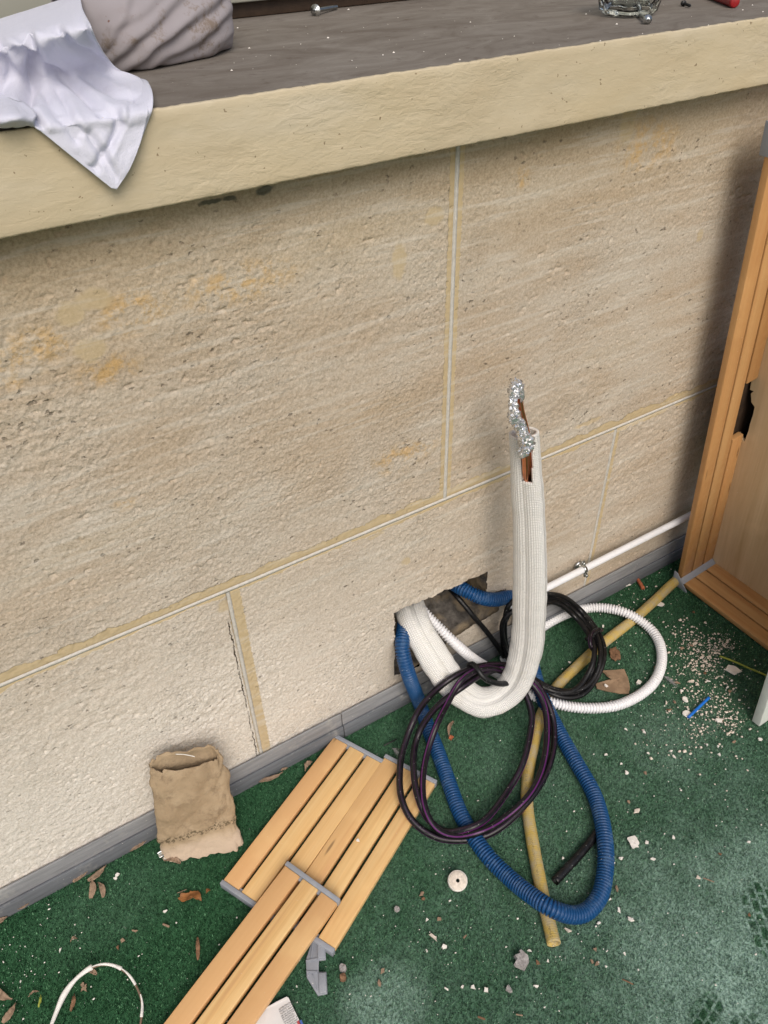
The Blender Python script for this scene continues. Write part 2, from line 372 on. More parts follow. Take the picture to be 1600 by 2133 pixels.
MAT['pvc'] = dusty('pvc_pipe', (.80, .81, .84), (.60, .58, .54), .25, .4, .4, 40)
MAT['zinc'] = simple('zinc_metal', (.58, .60, .60), .28, .5, .15, 60, 0, 0, 1.0)
MAT['foil'] = simple('aluminium_foil', (.80, .81, .83), .20, .5, .03, 80, 0, 260, .78)
MAT['copper'] = simple('copper', (.72, .30, .16), .30, .5, .12, 90, 0, 0, 1.0)
MAT['greyplastic'] = dusty('grey_plastic', (.30, .32, .36), (.5, .5, .5), .25, .5, .4, 60)
MAT['blackmetal'] = simple('black_metal', (.015, .015, .016), .4)
MAT['red'] = simple('red_plastic', (.30, .012, .015), .35, .5, .2, 90)
MAT['bluestraw'] = simple('blue_plastic', (.01, .16, .62), .4)
MAT['stem'] = simple('green_stem', (.30, .34, .05), .6)
MAT['plaster'] = simple('plaster', (.80, .76, .70), .9, .2, .1, 150, .0006, 400)
MAT['plasterpink'] = simple('pinkish_plaster', (.70, .62, .53), .9, .2, .2, 250, .0008, 300)
MAT['stonechip'] = simple('pebble', (.33, .31, .30), .85, .3, .35, 300, .001, 300)
MAT['orange'] = simple('orange_brick', (.42, .13, .06), .9, .2, .25, 200, .001, 300)
MAT['leaf'] = simple('dry_seed_wing', (.30, .21, .145), .8, .25, .3, 140, .0006, 260)
MAT['leafdark'] = simple('dry_brown_leaf', (.24, .10, .03), .6, .4, .4, 120, .0008, 260)
MAT['bark'] = simple('bark_chip', (.21, .12, .07), .9, .2, .35, 160, .0012, 300)
MAT['kraft'] = simple('torn_cardboard', (.30, .205, .13), .9, .2, .25, 60, .0006, 300)
MAT['paper'] = simple('white_paper', (.80, .78, .76), .8, .25, .04, 30)
MAT['ink'] = simple('printed_ink', (.05, .05, .055), .8)
MAT['inkred'] = simple('red_ink', (.5, .08, .08), .8); MAT['inkblue'] = simple('blue_ink', (.08, .15, .45), .8)
MAT['peelwhite'] = simple('peeling_white_coat', (.78, .76, .72), .7, .3, .12, 120, .0008, 300)
MAT['wirebrown'] = simple('bare_brown_wire', (.18, .12, .08), .6)
MAT['boardwhite'] = dusty('white_board', (.72, .75, .70), (.35, .36, .32), .35, .5, .4, 25, .5, .75)
MAT['framewhite'] = simple('window_frame_paint', (.34, .345, .30), .5, .4, .06, 4)
MAT['darkwood'] = simple('dark_timber', (.045, .028, .018), .6, .4, .3, 60, .0006)
MAT['feather'] = simple('grey_down', (.42, .42, .42), .9)
MAT['pink'] = simple('rust_stain', (.3, .1, .04), .9)
m = M('clear_glass', .04, .5); m.b.inputs['Transmission Weight'].default_value = 1; m.b.inputs['IOR'].default_value = 1.5; m.col((.93, .96, .93)); MAT['glass'] = m.m
# skirting
def skirt(name, base):
    m = M(name, .75, .35); P = m.pos(); c = m.ramp(m.noise(m.scl(P, (2, 1, 22)), 6, 6, .65), [(.3, tuple(q*.72 for q in base)), (.7, tuple(q*1.2 for q in base))])
    c = m.mix(m.rng(m.noise(P, 25, 4, .7), .55, .75, 0, .55), c, (.42, .41, .38)); c = m.mix(m.rng(m.noise(P, 300, 2), .72, .76, 0, .8), c, (.7, .68, .62)); m.col(c); m.bump(m.noise(P, 160, 3), .4, .0008); return m.m
MAT['skirt1'] = skirt('skirting_grey_light', (.255, .26, .27)); MAT['skirt2'] = skirt('skirting_grey_dark', (.15, .16, .175))
# wood (grain along local x)
def wood(name, a, b, k, rough=.42, grain=(1.2, 34, 34)):
    m = M(name, rough, .45); O = m.obj(); rn = m.rnd(); off = m.n('ShaderNodeCombineXYZ'); m.lk(m.mt('MULTIPLY', rn, 37.0), off.inputs[0]); m.lk(m.mt('MULTIPLY', rn, 11.0), off.inputs[1]); m.lk(m.mt('MULTIPLY', rn, 5.0), off.inputs[2])
    V = m.vadd(O, off.outputs[0])
    g = m.noise(m.scl(V, grain), 2.4, 6, .62, dist=.7); f = m.noise(m.scl(V, (6, 260, 260)), 1.0, 3, .6)
    c = m.ramp(g, [(.30, k), (.42, a), (.62, b), (.8, a)]); c = m.mix(.5, c, m.ramp(f, [(.3, (.88, .85, .80)), (.7, (1.08, 1.08, 1.08))]), 'MULTIPLY')
    c = m.mix(m.rng(rn, .25, 1.0, 0, .8), c, k)
    kn = m.vor(m.scl(V, (5, 34, 34)), 1.0); c = m.mix(m.rng(kn, .03, .10, .75, 0), c, tuple(q*.3 for q in k)); 
    c = m.mix(m.rng(m.noise(m.pos(), 360, 2), .745, .78, 0, .8), c, (.8, .75, .66))
    c = m.mix(m.rng(m.noise(m.pos(), 9, 3), .55, .75, 0, .25), c, tuple(min(1, q*1.35) for q in b))
    m.col(c); m.bump(f, .15, .0004); m.rough(m.rng(m.noise(m.pos(), 60, 3), .3, .7, rough-.08, rough+.15)); return m.m
MAT['slat'] = wood('varnished_pine', (.74, .47, .20), (.79, .54, .255), (.67, .385, .175))
MAT['boxwood'] = wood('varnished_pine_dark', (.52, .285, .115), (.57, .345, .15), (.46, .225, .08))
MAT['ply'] = wood('plywood', (.60, .44, .26), (.67, .51, .32), (.52, .36, .20), .5, (.8, 10, 10))
MAT['slatedge'] = MAT['slat']

# ================================================================== SETTING
tag(box('floor', -2.5, 3.0, -3.5, .0, -.05, 0, MAT['turf']), kind='structure')
# turf fibres
N = 620000
bx = rng.uniform(-.5, 1.45, N); by = rng.uniform(-1.0, -.006, N)
ppx, ppy = proj(np.stack([bx, by, bx*0], 1)); k = (ppx > -330) & (ppx < 1930) & (ppy < 2450); bx, by = bx[k], by[k]; n = len(bx)
ang = rng.uniform(0, 2*np.pi, n); ln = rng.uniform(.0022, .0050, n); wd = rng.uniform(.0006, .0012, n)
lean = .0016; nx = fbm(bx*30, by*30, 3, 5)*2; ny = fbm(bx*30, by*30, 3, 9)*2
tx = bx+rng.normal(0, lean, n)+nx*.0006+.0007; ty = by+rng.normal(0, lean, n)+ny*.0006-.0007; by_t = np.minimum(ty, -.009)
V = np.empty((n, 3, 3)); V[:, 0] = np.stack([bx-np.cos(ang)*wd, by-np.sin(ang)*wd, bx*0-.0003], 1); V[:, 1] = np.stack([bx+np.cos(ang)*wd, by+np.sin(ang)*wd, bx*0-.0003], 1)
V[:, 2] = np.stack([tx, by_t, ln], 1)
o = mesh('turf_grass', V.reshape(-1, 3), np.arange(n*3).reshape(-1, 3), MAT['blade']); tag(o, 'short dark green artificial turf covering the balcony floor', 'turf', kind='stuff')

# ---------------- wall of stone blocks
wall = empty('stone_wall', (.5, 0, 0)); tag(wall, 'pale limestone block wall with white joints and a pipe hole', 'wall')
def pa(o, p):
    """parent keeping world position (parents are only translated)"""
    o.parent = p; o.matrix_parent_inverse = Matrix.Translation(-Vector(p.location)); return o
HOLE = [tuple(W(822, 1275)[[0, 2]]), tuple(W(1015, 1192)[[0, 2]]), (.667, .178), (.712, .168), (.70, .118), (.60, .108), (.52, .075), (.466, .085)]
def inpoly(x, z, poly):
    c = np.zeros(x.shape, bool); j = len(poly)-1
    for i in range(len(poly)):
        xi, zi = poly[i]; xj, zj = poly[j]
        hit = ((zi > z) != (zj > z)) & (x < (xj-xi)*(z-zi)/(zj-zi+1e-12)+xi); c ^= hit; j = i
    return c
def relief(X, Z):
    r = fbm(X*9, Z*12, 3, 3)*.0014+fbm(X*90, Z*90, 3, 17)*.0004
    pm = np.clip((fbm(X*6, Z*9, 3, 21)+.02)*7, 0, 1); r = r+fbm(X*140, Z*140, 3, 31)*.0026*pm
    q1 = vnoise(X*240+3, Z*240, 41)+.55*vnoise(X*470, Z*470, 43)-.75; q2 = vnoise(X*130, Z*150, 47)-.5
    zone = .45+.95*np.clip((fbm(X*4.5+2, Z*6, 3, 51)+.12)*3.2, 0, 1); zone = np.where((X > XM) & (Z > ZJ), zone*.62, zone)
    r = r+q1*.00085*zone+q2*.0005*zone*(.3+1.6*pm)
    pit = np.clip((vnoise(X*165+fbm(X*200, Z*200, 2, 3)*2, Z*185, 61)-.84)*9, 0, 1)*np.clip((fbm(X*12, Z*14, 2, 63)+.07)*8, 0, 1)
    putty = np.zeros(X.shape)
    for px_, pz_, rx_, rz_ in PUTTY: putty = np.maximum(putty, np.clip((1.15-np.hypot((X-px_)/rx_, (Z-pz_)/rz_))*4, 0, 1))
    return (r-pit*.0026)*(1-.85*putty)+.0004*putty
PUTTY = [(*W(px, py)[[0, 2]], a, b) for px, py, a, b in ((145, 655, .014, .012), (195, 625, .018, .011), (188, 728, .016, .012), (832, 545, .010, .022), (905, 450, .014, .010), (1458, 490, .007, .010), (845, 1168, .009, .009))]
def axis(a, b, lo, hi, st):
    segs = [np.arange(a, b, st)] if a >= lo and b <= hi else None
    if segs is None:
        L_ = [];
        if a < lo: L_.append(np.arange(a, lo, .006)); a = lo
        L_.append(np.arange(a, min(b, hi), st))
        if b > hi: L_.append(np.arange(hi, b, .006))
        segs = L_
    return np.r_[np.concatenate(segs), b]
def block(x0, x1, z0, z1, hole=False, st=.0028):
    xs = axis(x0, x1, -.33, 1.20, .00165); zs = np.linspace(z0, z1, int((z1-z0)/.00165)+1); nx_ = len(xs); nz_ = len(zs)
    X, Z = np.meshgrid(xs, zs)
    ed = np.minimum.reduce([X-x0, x1-X, Z-z0, z1-Z]); Y = -relief(X, Z)*np.clip(.12+ed/.014, 0, 1)+.0012*np.exp(-ed/.0012)
    V = np.stack([X, Y, Z], -1).reshape(-1, 3); Fg = gridfaces(nz_, nx_)
    if hole:
        c = V[Fg].mean(1); jx = fbm(c[:, 0]*80, c[:, 2]*80, 2, 3)*.008; Fg = Fg[~inpoly(c[:, 0]+jx, c[:, 2]+jx, HOLE)]
    # returns running back into the joint
    I = np.arange(nx_*nz_).reshape(nz_, nx_); loop = np.r_[I[0, :], I[1:, -1], I[-1, -2::-1], I[-2:0:-1, 0]]
    Bk = V[loop].copy(); Bk[:, 1] = .03; b0 = len(V); k = np.arange(len(loop)); k2 = (k+1) % len(loop)
    V = np.vstack([V, Bk]); Fs = np.stack([loop[k], b0+k, b0+k2, loop[k2]], 1)
    return pa(mesh('stone_block', V, np.vstack([Fg, Fs]), MAT['stone'], None, True), wall)
g = .0024
block(-.9, XM-g, ZJ+g, ZB+.012, st=.0032); block(XM+g, 1.9, ZJ+g, ZB+.012, st=.0034)
block(-.9, XL-g, -.02, ZJ-g, st=.0032); block(XL+g, XR-g, -.02, ZJ-g, True); block(XR+g, 1.9, -.02, ZJ-g, st=.0036)
def mortar(x0, x1, z0, z1, vert):
    n_ = 160; t = np.linspace(0, 1, n_); V = []
    for i, q in enumerate(t):
        j = fbm(np.array([q*60]), np.array([x0*50+z0*9]), 3, 8)[0]*.0012; k = fbm(np.array([q*45]), np.array([5.0+x0]), 3, 4)[0]*.0012
        if vert: V += [(x0+j, -.0006, z0+(z1-z0)*q), (x1+k, -.0006, z0+(z1-z0)*q), (x1+k, .025, z0+(z1-z0)*q), (x0+j, .025, z0+(z1-z0)*q)]
        else: V += [(x0+(x1-x0)*q, -.0006, z0+j), (x0+(x1-x0)*q, -.0006, z1+k), (x0+(x1-x0)*q, .025, z1+k), (x0+(x1-x0)*q, .025, z0+j)]
    return pa(mesh('mortar_joint', V, gridfaces(n_, 4, True), MAT['mortar']), wall)
mortar(-.9, 1.9, ZJ-.0024, ZJ+.0024, False); mortar(XM-.0025, XM+.0025, ZJ+.003, ZB, True)
mortar(XL-.0022, XL+.0030, -.01, ZJ-.003, True); mortar(XR-.0024, XR+.0022, -.01, ZJ-.003, True)
# hollow behind the hole
def sheet(P00, P10, P11, P01, n_=26, amp=.006, seed=1):
    u, v = np.meshgrid(np.linspace(0, 1, n_), np.linspace(0, 1, n_)); P00, P10, P11, P01 = map(np.asarray, (P00, P10, P11, P01))
    X = (P00*(1-u[..., None])*(1-v[..., None])+P10*u[..., None]*(1-v[..., None])+P11*u[..., None]*v[..., None]+P01*(1-u[..., None])*v[..., None])
    nn = np.cross(P10-P00, P01-P00); nn = nn/np.linalg.norm(nn)
    X = X+nn*(fbm(u*5+seed, v*5, 4, seed)*amp*2)[..., None]; return X.reshape(-1, 3), gridfaces(n_, n_)
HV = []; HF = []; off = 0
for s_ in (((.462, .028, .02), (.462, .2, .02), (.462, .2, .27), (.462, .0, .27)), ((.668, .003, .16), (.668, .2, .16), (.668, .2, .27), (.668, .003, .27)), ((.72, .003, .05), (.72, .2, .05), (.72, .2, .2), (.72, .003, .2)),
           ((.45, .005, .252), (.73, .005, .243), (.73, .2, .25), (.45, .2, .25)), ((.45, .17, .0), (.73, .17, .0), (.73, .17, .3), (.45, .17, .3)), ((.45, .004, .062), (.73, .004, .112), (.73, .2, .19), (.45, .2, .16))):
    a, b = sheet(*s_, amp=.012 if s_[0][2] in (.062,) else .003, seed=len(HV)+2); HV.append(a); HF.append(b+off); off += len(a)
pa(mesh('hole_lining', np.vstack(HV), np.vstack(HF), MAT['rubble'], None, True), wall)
pa(box('unseen_wall_backing', -.9, 1.9, .205, .34, -.02, ZB-.005, MAT['rubble']), wall)  # unseen backing box, added to stop sky light leaking through the hole
# skirting in segments
jx = [-1.2, F(697, 1500)[0]-.0, 1.9]
xs_ = [-1.2, .352, 1.9]
for a, b in zip(xs_[:-1], xs_[1:]):
    sk = box('skirting', a+.0006, b-.0006, -.0075, -.0035, .0, .064, MAT['skirt1'], bev=.0012); tag(sk, kind='structure')
    lo = box('skirting_lower_step', a+.0006, b-.0006, -.0125, -.0078, .0, .033, MAT['skirt2'], bev=.0012); lo.parent = sk
# soften the seam between turf and skirting with a grit line
# ---------------- ledge
ledge = empty('window_ledge', (.5, .2, ZB)); tag(ledge, 'thick cream painted ledge with dusty grey top over the stone wall', 'ledge')
def ledge_front():
    x = np.linspace(-.9, 1.9, 900); V = []
    prof = [(.02, ZB), (-OVER+.006, ZB), (-OVER+.0006, ZB+.0004), (-OVER, ZB+.0022)]+[(-OVER, ZB+.004+(ZT-ZB-.008)*q) for q in np.linspace(.05, .95, 18)]+[(-OVER, ZT-.0016), (-OVER+.0006, ZT-.0003), (-OVER+.004, ZT), (-OVER+.0055, ZT-.0015)]
    pr = np.array(prof); X, S = np.meshgrid(x, np.arange(len(pr)), indexing='ij')
    Y = pr[S, 0]-(fbm(X*20, pr[S, 1]*40, 4, 6)*.0022)*(S > 1)*(S < len(pr)-2); Z = pr[S, 1]+(fbm(X*130, X*0, 3, 7)*.0016)*(S >= len(pr)-5)+(fbm(X*90, X*0+4, 3, 2)*.0014)*(S < 4)
    V = np.stack([X, Y, Z], -1).reshape(-1, 3); return V, gridfaces(len(x), len(pr))
V, Fg = ledge_front(); o = mesh('painted_front', V, Fg[:, ::-1], MAT['cream'], None, True); pa(o, ledge)
o = box('bare_top', -.9, 1.9, -OVER+.0035, .42, ZB+.002, ZT-.0006, MAT['ledgetop']); pa(o, ledge)
# ---------------- window behind ledge
wf = empty('window_frame', (.5, .4, ZT)); tag(wf, 'pale window frame standing at the back of the ledge above dark timber', 'window frame')
pa(box('dark_sill_strip', -.9, 1.9, .386, .43, ZT, ZT+.018, MAT['darkwood'], bev=.001), wf)
pa(box('frame_rail', -.9, 1.9, .372, .42, ZT+.0185, ZT+.12, MAT['framewhite'], bev=.002), wf)
pa(box('upper_pane', -.9, 1.9, .395, .41, ZT+.121, ZT+.9, MAT['framewhite']), wf)

# ================================================================== INSULATED PIPE
ins = empty('insulated_pipe', tuple(F(1000, 1470))); tag(ins, 'white mesh sleeved twin pipe curving up from hole with foil wrapped copper end', 'pipe')
IP = [W(842, 1235, .10), W(852, 1262, .05), W(868, 1305, .0), W(908, 1375, -.050), W(952, 1433, -.085), W(1010, 1464, -.115), W(1068, 1430, -.128), W(1096, 1352, -.125), W(1103, 1250, -.115), W(1103, 1120, -.10), W(1097, 1000, -.085), W(1091, 896, -.075)]
Cp, tt = resample(smoothpath(resample(spline(IP), .004)[0], 10), .0025)
T, A, B = frames(Cp, (1, 0, 0))
# wide axis stays square to the line of sight
for i in range(len(Cp)):
    v = EYE-Cp[i]; wv = np.cross(T[i], v); wv /= np.linalg.norm(wv); ang_ = np.interp(i/len(Cp), [0, .35, .6, 1], [.1, .0, .45, .55])
    nvec = np.cross(wv, T[i]); A[i] = math.cos(ang_)*wv+math.sin(ang_)*nvec; B[i] = np.cross(T[i], A[i])
A = smoothpath(A.copy(), 20); A -= T*(A*T).sum(1)[:, None]; A /= np.linalg.norm(A, axis=1)[:, None]; B = np.cross(T, A)
SEG = 64; th = np.linspace(0, 2*np.pi, SEG, endpoint=False)
def section(sc_=1.0, open_=0):
    c, s = np.cos(th), np.sin(th); a = np.abs(c)
    ax = .0245*np.sign(c)*a**.9; by_ = .0140*np.sign(s)*np.abs(s)**.8*(1-.42*np.exp(-(ax/.0040)**2))
    return ax*sc_, by_*sc_
n = len(Cp); L = tt[-1]; cut = L-.082
ax, ay0 = section(); Vo = []; Vi = []; UV = []
for i in range(n):
    e = np.clip((tt[i]-cut)/.03, 0, 1); wr = 1+.05*(vnoise(np.array([tt[i]*55]), np.array([0.])) [0]-.5); bulge = 1+.05*math.sin(tt[i]*34)
    k = np.interp(tt[i], [0, L*.45, L*.55, L*.75, L], [1.12, 1.10, 1.20, 1.15, .92])*wr
    wrk = 1+.05*(vnoise(th*1.6, np.full(SEG, tt[i]*90.0), 4)-.5)*(1.0 if tt[i] < L*.55 else .35)
    ay = ay0/(1-.42*np.exp(-(ax/.0040)**2))*(1-np.interp(tt[i], [0, L*.4, L*.55, L], [.40, .42, .16, .08])*np.exp(-(ax/.0040)**2))
    Vo.append(Cp[i]+(ax*k*wrk*bulge**.3)[:, None]*A[i]+(ay*k*wrk)[:, None]*B[i]); Vi.append(Cp[i]+(ax*k*.80)[:, None]*A[i]+(ay*k*.72)[:, None]*B[i]); UV.append(np.stack([th/(2*np.pi)*.115, np.full(SEG, tt[i])], 1))
Vo = np.vstack(Vo); Vi = np.vstack(Vi); G = gridfaces(n, SEG, True); Gi = G[:, ::-1]+n*SEG
cen = Vo[G].mean(1); row = (np.arange(len(G))//SEG)
pxc, pyc = proj(cen); tocam = ((EYE-cen)*(cen-Cp[row])).sum(1) > 0
nl = 1081+4*np.sin(pyc*.35); keep = ~(tocam & (tt[row] > cut+.0) & (pxc > 1086) & (pxc < 1109))
keep &= ~((tt[row] > L-.010) & (pxc < 1100))      # left half of the mouth cut lower
nv = n*SEG
rim = []
kk = keep.reshape(n-1, SEG)
for i in range(n-1):
    for j in range(SEG):
        if kk[i, j]:
            if i == n-2 or not kk[i+1, j]: a, b = (i+1)*SEG+j, (i+1)*SEG+(j+1) % SEG; rim.append((a, b, b+nv, a+nv))
            if not kk[i, (j+1) % SEG]: a, b = i*SEG+(j+1) % SEG, (i+1)*SEG+(j+1) % SEG; rim.append((a, b, b+nv, a+nv))
            if not kk[i, j-1]: a, b = i*SEG+j, (i+1)*SEG+j; rim.append((a, b, b+nv, a+nv))
            if i > 0 and not kk[i-1, j]: a, b = i*SEG+j, i*SEG+(j+1) % SEG; rim.append((a, b, b+nv, a+nv))
m = M('white_mesh_sleeve', .6, .3); uvs = m.sep(m.uv()); k1 = 2*math.pi/.0030
su = m.mt('SINE', m.mt('MULTIPLY', uvs[0], k1)); sv_ = m.mt('SINE', m.mt('MULTIPLY', uvs[1], k1)); hh = m.mt('MULTIPLY', m.mt('ADD', m.mt('MULTIPLY', su, .5), .5), m.mt('ADD', m.mt('MULTIPLY', sv_, .5), .5))
c = m.mix(m.rng(hh, .0, .34, .75, 0), (.90, .89, .86), (.62, .61, .58)); c = m.mix(m.rng(m.noise(m.pos(), 35, 4, .7), .55, .75, 0, .35), c, (.60, .54, .42)); m.col(c)
m.bump(m.mt('ADD', hh, m.mt('MULTIPLY', m.noise(m.scl(m.uv(), (30, 120, 1)), 1.6, 3), .8)), .8, .0014); MAT['sleeve'] = m.m
sleeve = mesh('mesh_sleeve', np.vstack([Vo, Vi]), np.vstack([G[keep], Gi[keep], np.array(rim)]), MAT['sleeve'], None, True, np.vstack(UV+UV)); pa(sleeve, ins)
def yat(py): return float(np.interp(-py, [-1464, -1250, -1000, -896], [-.115, -.115, -.085, -.075]))
for (dx, x1, x2, y2) in ((0, 1093, 1071, 806), (6.5, 1102, 1083, 802)):
    pts = [W(x1+2, 1003, -.080-.004), W(x1+1, 985, -.090), W(x1, 950, -.091), W(x1-4, 900, -.086), W(x2+2, 850, -.082), W(x2, y2, -.080)]
    pa(tube('copper_pipe', pts, .0040, MAT['copper'], None, .004, 14, hollow=(False, True)), ins)
pa(tube('copper_pipe', [W(1097, 1001, -.092), W(1097, 980, -.096), W(1096, 948, -.096), W(1093, 920, -.093)], .0030, MAT['copper'], None, .004, 12), ins)
# foil
def crumple(name, pts, rads, mat, parent, seed, seg=22, flat=1.0, nr=20):
    C = resample(spline(pts), .002)[0]; C, t = resample(C, (np.linalg.norm(np.diff(C, axis=0), axis=1).sum())/nr); T_, A_, B_ = frames(C, EYE-C[0]); r_ = np.random.default_rng(seed); V = []
    th_ = np.linspace(0, 2*np.pi, seg, endpoint=False); rr = np.interp(np.linspace(0, 1, len(t)), np.linspace(0, 1, len(rads)), rads)
    for i in range(len(t)):
        k = rr[i]*(1.05+.35*(vnoise(th_*1.8, np.full(seg, i*.5), seed)-.5)+r_.uniform(-.26, .26, seg)); ax2 = r_.uniform(-.0011, .0011, seg)
        V.append(C[i]+(k*np.cos(th_+.2*(i % 2))*flat)[:, None]*A_[i]+(k*np.sin(th_+.2*(i % 2)))[:, None]*B_[i]+ax2[:, None]*T_[i])
    V.append(np.repeat(C[-1][None], seg, 0)); V.insert(0, np.repeat(C[0][None], seg, 0)); V = np.vstack(V)
    Q = gridfaces(len(t)+2, seg, True); Tt = np.vstack([Q[:, [0, 1, 2]], Q[:, [0, 2, 3]]])
    return mesh(name, V, Tt, mat, parent, False)
pa(crumple('foil_wrap', [W(1077, 794, -.082), W(1076, 808, -.083), W(1074, 822, -.084)], [.007, .0098, .0085], MAT['foil'], None, 3, 13, .75, 10), ins)
pa(crumple('foil_wrap', [W(1068, 812, -.086), W(1069, 840, -.089), W(1072, 868, -.093), W(1084, 890, -.098), W(1094, 912, -.103), W(1099, 928, -.103), W(1091, 945, -.103), W(1084, 953, -.102)], [.0045, .0050, .0075, .0085, .0072, .0080, .0105, .0070, .0032], MAT['foil'], None, 5, 13, .6, 40), ins)
def scraps(pts, rads, n_, seed):
    r_ = np.random.default_rng(seed); C = resample(spline(pts), .001)[0]; V = []; Fc = []
    for i in range(n_):
        t = r_.random(); c_ = C[int(t*(len(C)-1))]; d = r_.normal(0, 1, 3); d /= np.linalg.norm(d); tc = (EYE-c_)/np.linalg.norm(EYE-c_)
        if d@tc < -.2: d = -d
        rad = np.interp(t, np.linspace(0, 1, len(rads)), rads); p = c_+d*rad*r_.uniform(.65, 1.0); nn = d+r_.normal(0, .55, 3); nn /= np.linalg.norm(nn)
        a = np.cross(nn, r_.normal(0, 1, 3)); a /= np.linalg.norm(a); b = np.cross(nn, a); q = r_.uniform(.0012, .0036); k = len(V)
        V += [p-a*q-b*q*.6, p+a*q*.8-b*q*.5+nn*q*.5, p+a*q+b*q*.7, p-a*q*.7+b*q*.8+nn*q*.4, p+nn*q*.55]; Fc += [(k, k+1, k+4), (k+1, k+2, k+4), (k+2, k+3, k+4), (k+3, k, k+4)]
    pa(mesh('foil_wrap', V, Fc, MAT['foil']), ins)
scraps([W(1077, 798, -.082), W(1074, 820, -.084)], [.0085, .0085], 70, 1)
scraps([W(1068, 812, -.086), W(1069, 840, -.089), W(1072, 868, -.093), W(1084, 890, -.098), W(1094, 912, -.103), W(1099, 928, -.103), W(1091, 945, -.103)], [.004, .0055, .0080, .0090, .0080, .0085, .0095], 300, 2)
pa(crumple('foil_wrap', [W(1086, 806, -.088), W(1087, 822, -.089), W(1086, 838, -.088)], [.0020, .0042, .0015], MAT['foil'], None, 9, 9, .6, 8), ins)

# ================================================================== CONDUITS AND HOSES
RB, RWc, RY, RK = .0130, .0098, .0100, .0046
Z = lambda px, py, z: F(px, py, z)
def Zw(px, py, z, yw):
    p = F(px, py, z); return p if p[1] < yw else W(px, py, yw)
bl = [W(848, 1262, .08), W(844, 1288, .04), W(840, 1320, .004), W(838, 1352, -.020), W(852, 1408, -.044)]+[Z(x, y, RB+dz) for x, y, dz in ((875, 1466, .004), (890, 1511, .001), (910, 1560, 0), (935, 1630, 0), (962, 1701, 0), (1010, 1776, 0), (1062, 1829, 0), (1108, 1866, .012), (1150, 1893, .020),
      (1190, 1906, .006), (1222, 1900, 0), (1250, 1866, 0), (1260, 1820, 0), (1262, 1770, .004), (1253, 1705, .002), (1235, 1649, 0), (1201, 1589, 0), (1172, 1538, 0), (1150, 1496, .002), (1125, 1440, .012), (1108, 1375, .03))]+[W(1100, 1300, -.045), W(1088, 1256, -.03), W(1066, 1243, -.020), W(1035, 1249, -.018), W(1008, 1247, -.012), W(981, 1236, .004), W(955, 1222, .03), W(930, 1205, .08)]
tag(tube('blue_conduit', bl, RB, MAT['blue'], seg=20, ripple=(.0048, .0030), hollow=(True, True)), 'blue corrugated conduit looping from the wall hole far over the carpet', 'conduit')
wc = [W(862, 1240, .09), W(873, 1264, .04), W(910, 1303, .0), W(949, 1341, -.035), W(988, 1374, -.05)]+[Z(x, y, RWc+dz) for x, y, dz in ((1040, 1405, .012), (1100, 1444, .006), (1153, 1464, .006), (1194, 1473, .002), (1241, 1475, 0), (1287, 1469, 0), (1334, 1447, 0), (1366, 1416, 0), (1379, 1375, 0), (1372, 1334, 0), (1347, 1302, .006), (1303, 1276, .018), (1256, 1266, .012), (1219, 1268, .006), (1178, 1280, .010), (1141, 1299, .010), (1100, 1328, .006), (1062, 1362, 0), (1048, 1376, 0))]
tag(tube('white_conduit', wc, RWc, MAT['white_conduit'], seg=18, ripple=(.0056, .0030), hollow=(True, True)), 'thin white corrugated conduit curled into a ring on the carpet', 'conduit')
ye = [Z(x, y, RY+dz) for x, y, dz in ((1420, 1200, 0), (1396, 1220, 0), (1365, 1250, 0), (1320, 1290, 0), (1250, 1345, 0), (1195, 1395, 0), (1162, 1428, 0), (1140, 1462, .0), (1124, 1500, 0), (1110, 1559, 0), (1100, 1611, 0), (1098, 1675, 0), (1107, 1739, 0), (1119, 1806, 0), (1134, 1881, 0), (1148, 1940, 0), (1154, 1966, .001))]
tag(tube('yellow_hose', ye, RY, MAT['yellow'], seg=22, hollow=(True, True), jit=.04), 'dusty yellow garden hose with an open cut end lying on the carpet', 'hose')
ok = [Z(1262, 1706, .007), Z(1240, 1740, .007), Z(1205, 1783, .007), Z(1178, 1812, .0075), Z(1156, 1836, .008)]
tag(tube('hose_offcut', ok, .0068, MAT['black2'], hollow=(True, True)), 'short black hose offcut poking out from under the blue conduit', 'hose')
# coil with purple stripes
coil = empty('striped_cable_coil', tuple(F(990, 1600))); tag(coil, 'large coil of black tube with purple stripes hung round white pipe bend', 'cable coil')
o1 = [(1108, 1400, .070), (1060, 1386, .082), (1007, 1386, .108), (955, 1404, .130), (920, 1427, .122), (887, 1459, .088), (861, 1500, .052), (840, 1560, .032), (833, 1600, .034), (835, 1660, .034), (860, 1712, .020), (912, 1746, .008), (961, 1750, .008), (1010, 1742, .008), (1062, 1709, .016), (1119, 1645, .022), (1149, 1581, .018), (1155, 1517, .022), (1140, 1460, .045),
      (1108, 1412, .062), (1060, 1392, .080), (1010, 1402, .104), (965, 1430, .124), (920, 1463, .100), (886, 1502, .060), (866, 1544, .032), (861, 1600, .040), (870, 1660, .036), (890, 1705, .020), (924, 1733, .010), (965, 1729, .032), (1010, 1709, .034), (1059, 1645, .018), (1089, 1592, .030), (1105, 1525, .034), (1107, 1480, .044),
      (1080, 1420, .068), (1040, 1396, .090), (1000, 1394, .120), (960, 1417, .136), (935, 1460, .106), (910, 1508, .060), (888, 1574, .034), (880, 1630, .036), (885, 1685, .032), (909, 1729, .019), (950, 1743, .019), (1000, 1733, .034), (1045, 1709, .024), (1100, 1660, .032), (1130, 1600, .026), (1140, 1525, .030), (1130, 1455, .050), (1090, 1408, .074), (1050, 1392, .094), (1005, 1400, .074)]
pa(tube('coiled_tube', [Z(*q) for q in o1], .0056, MAT['black1'], None, .004, 14, hollow=(True, True), smooth_it=14), coil)
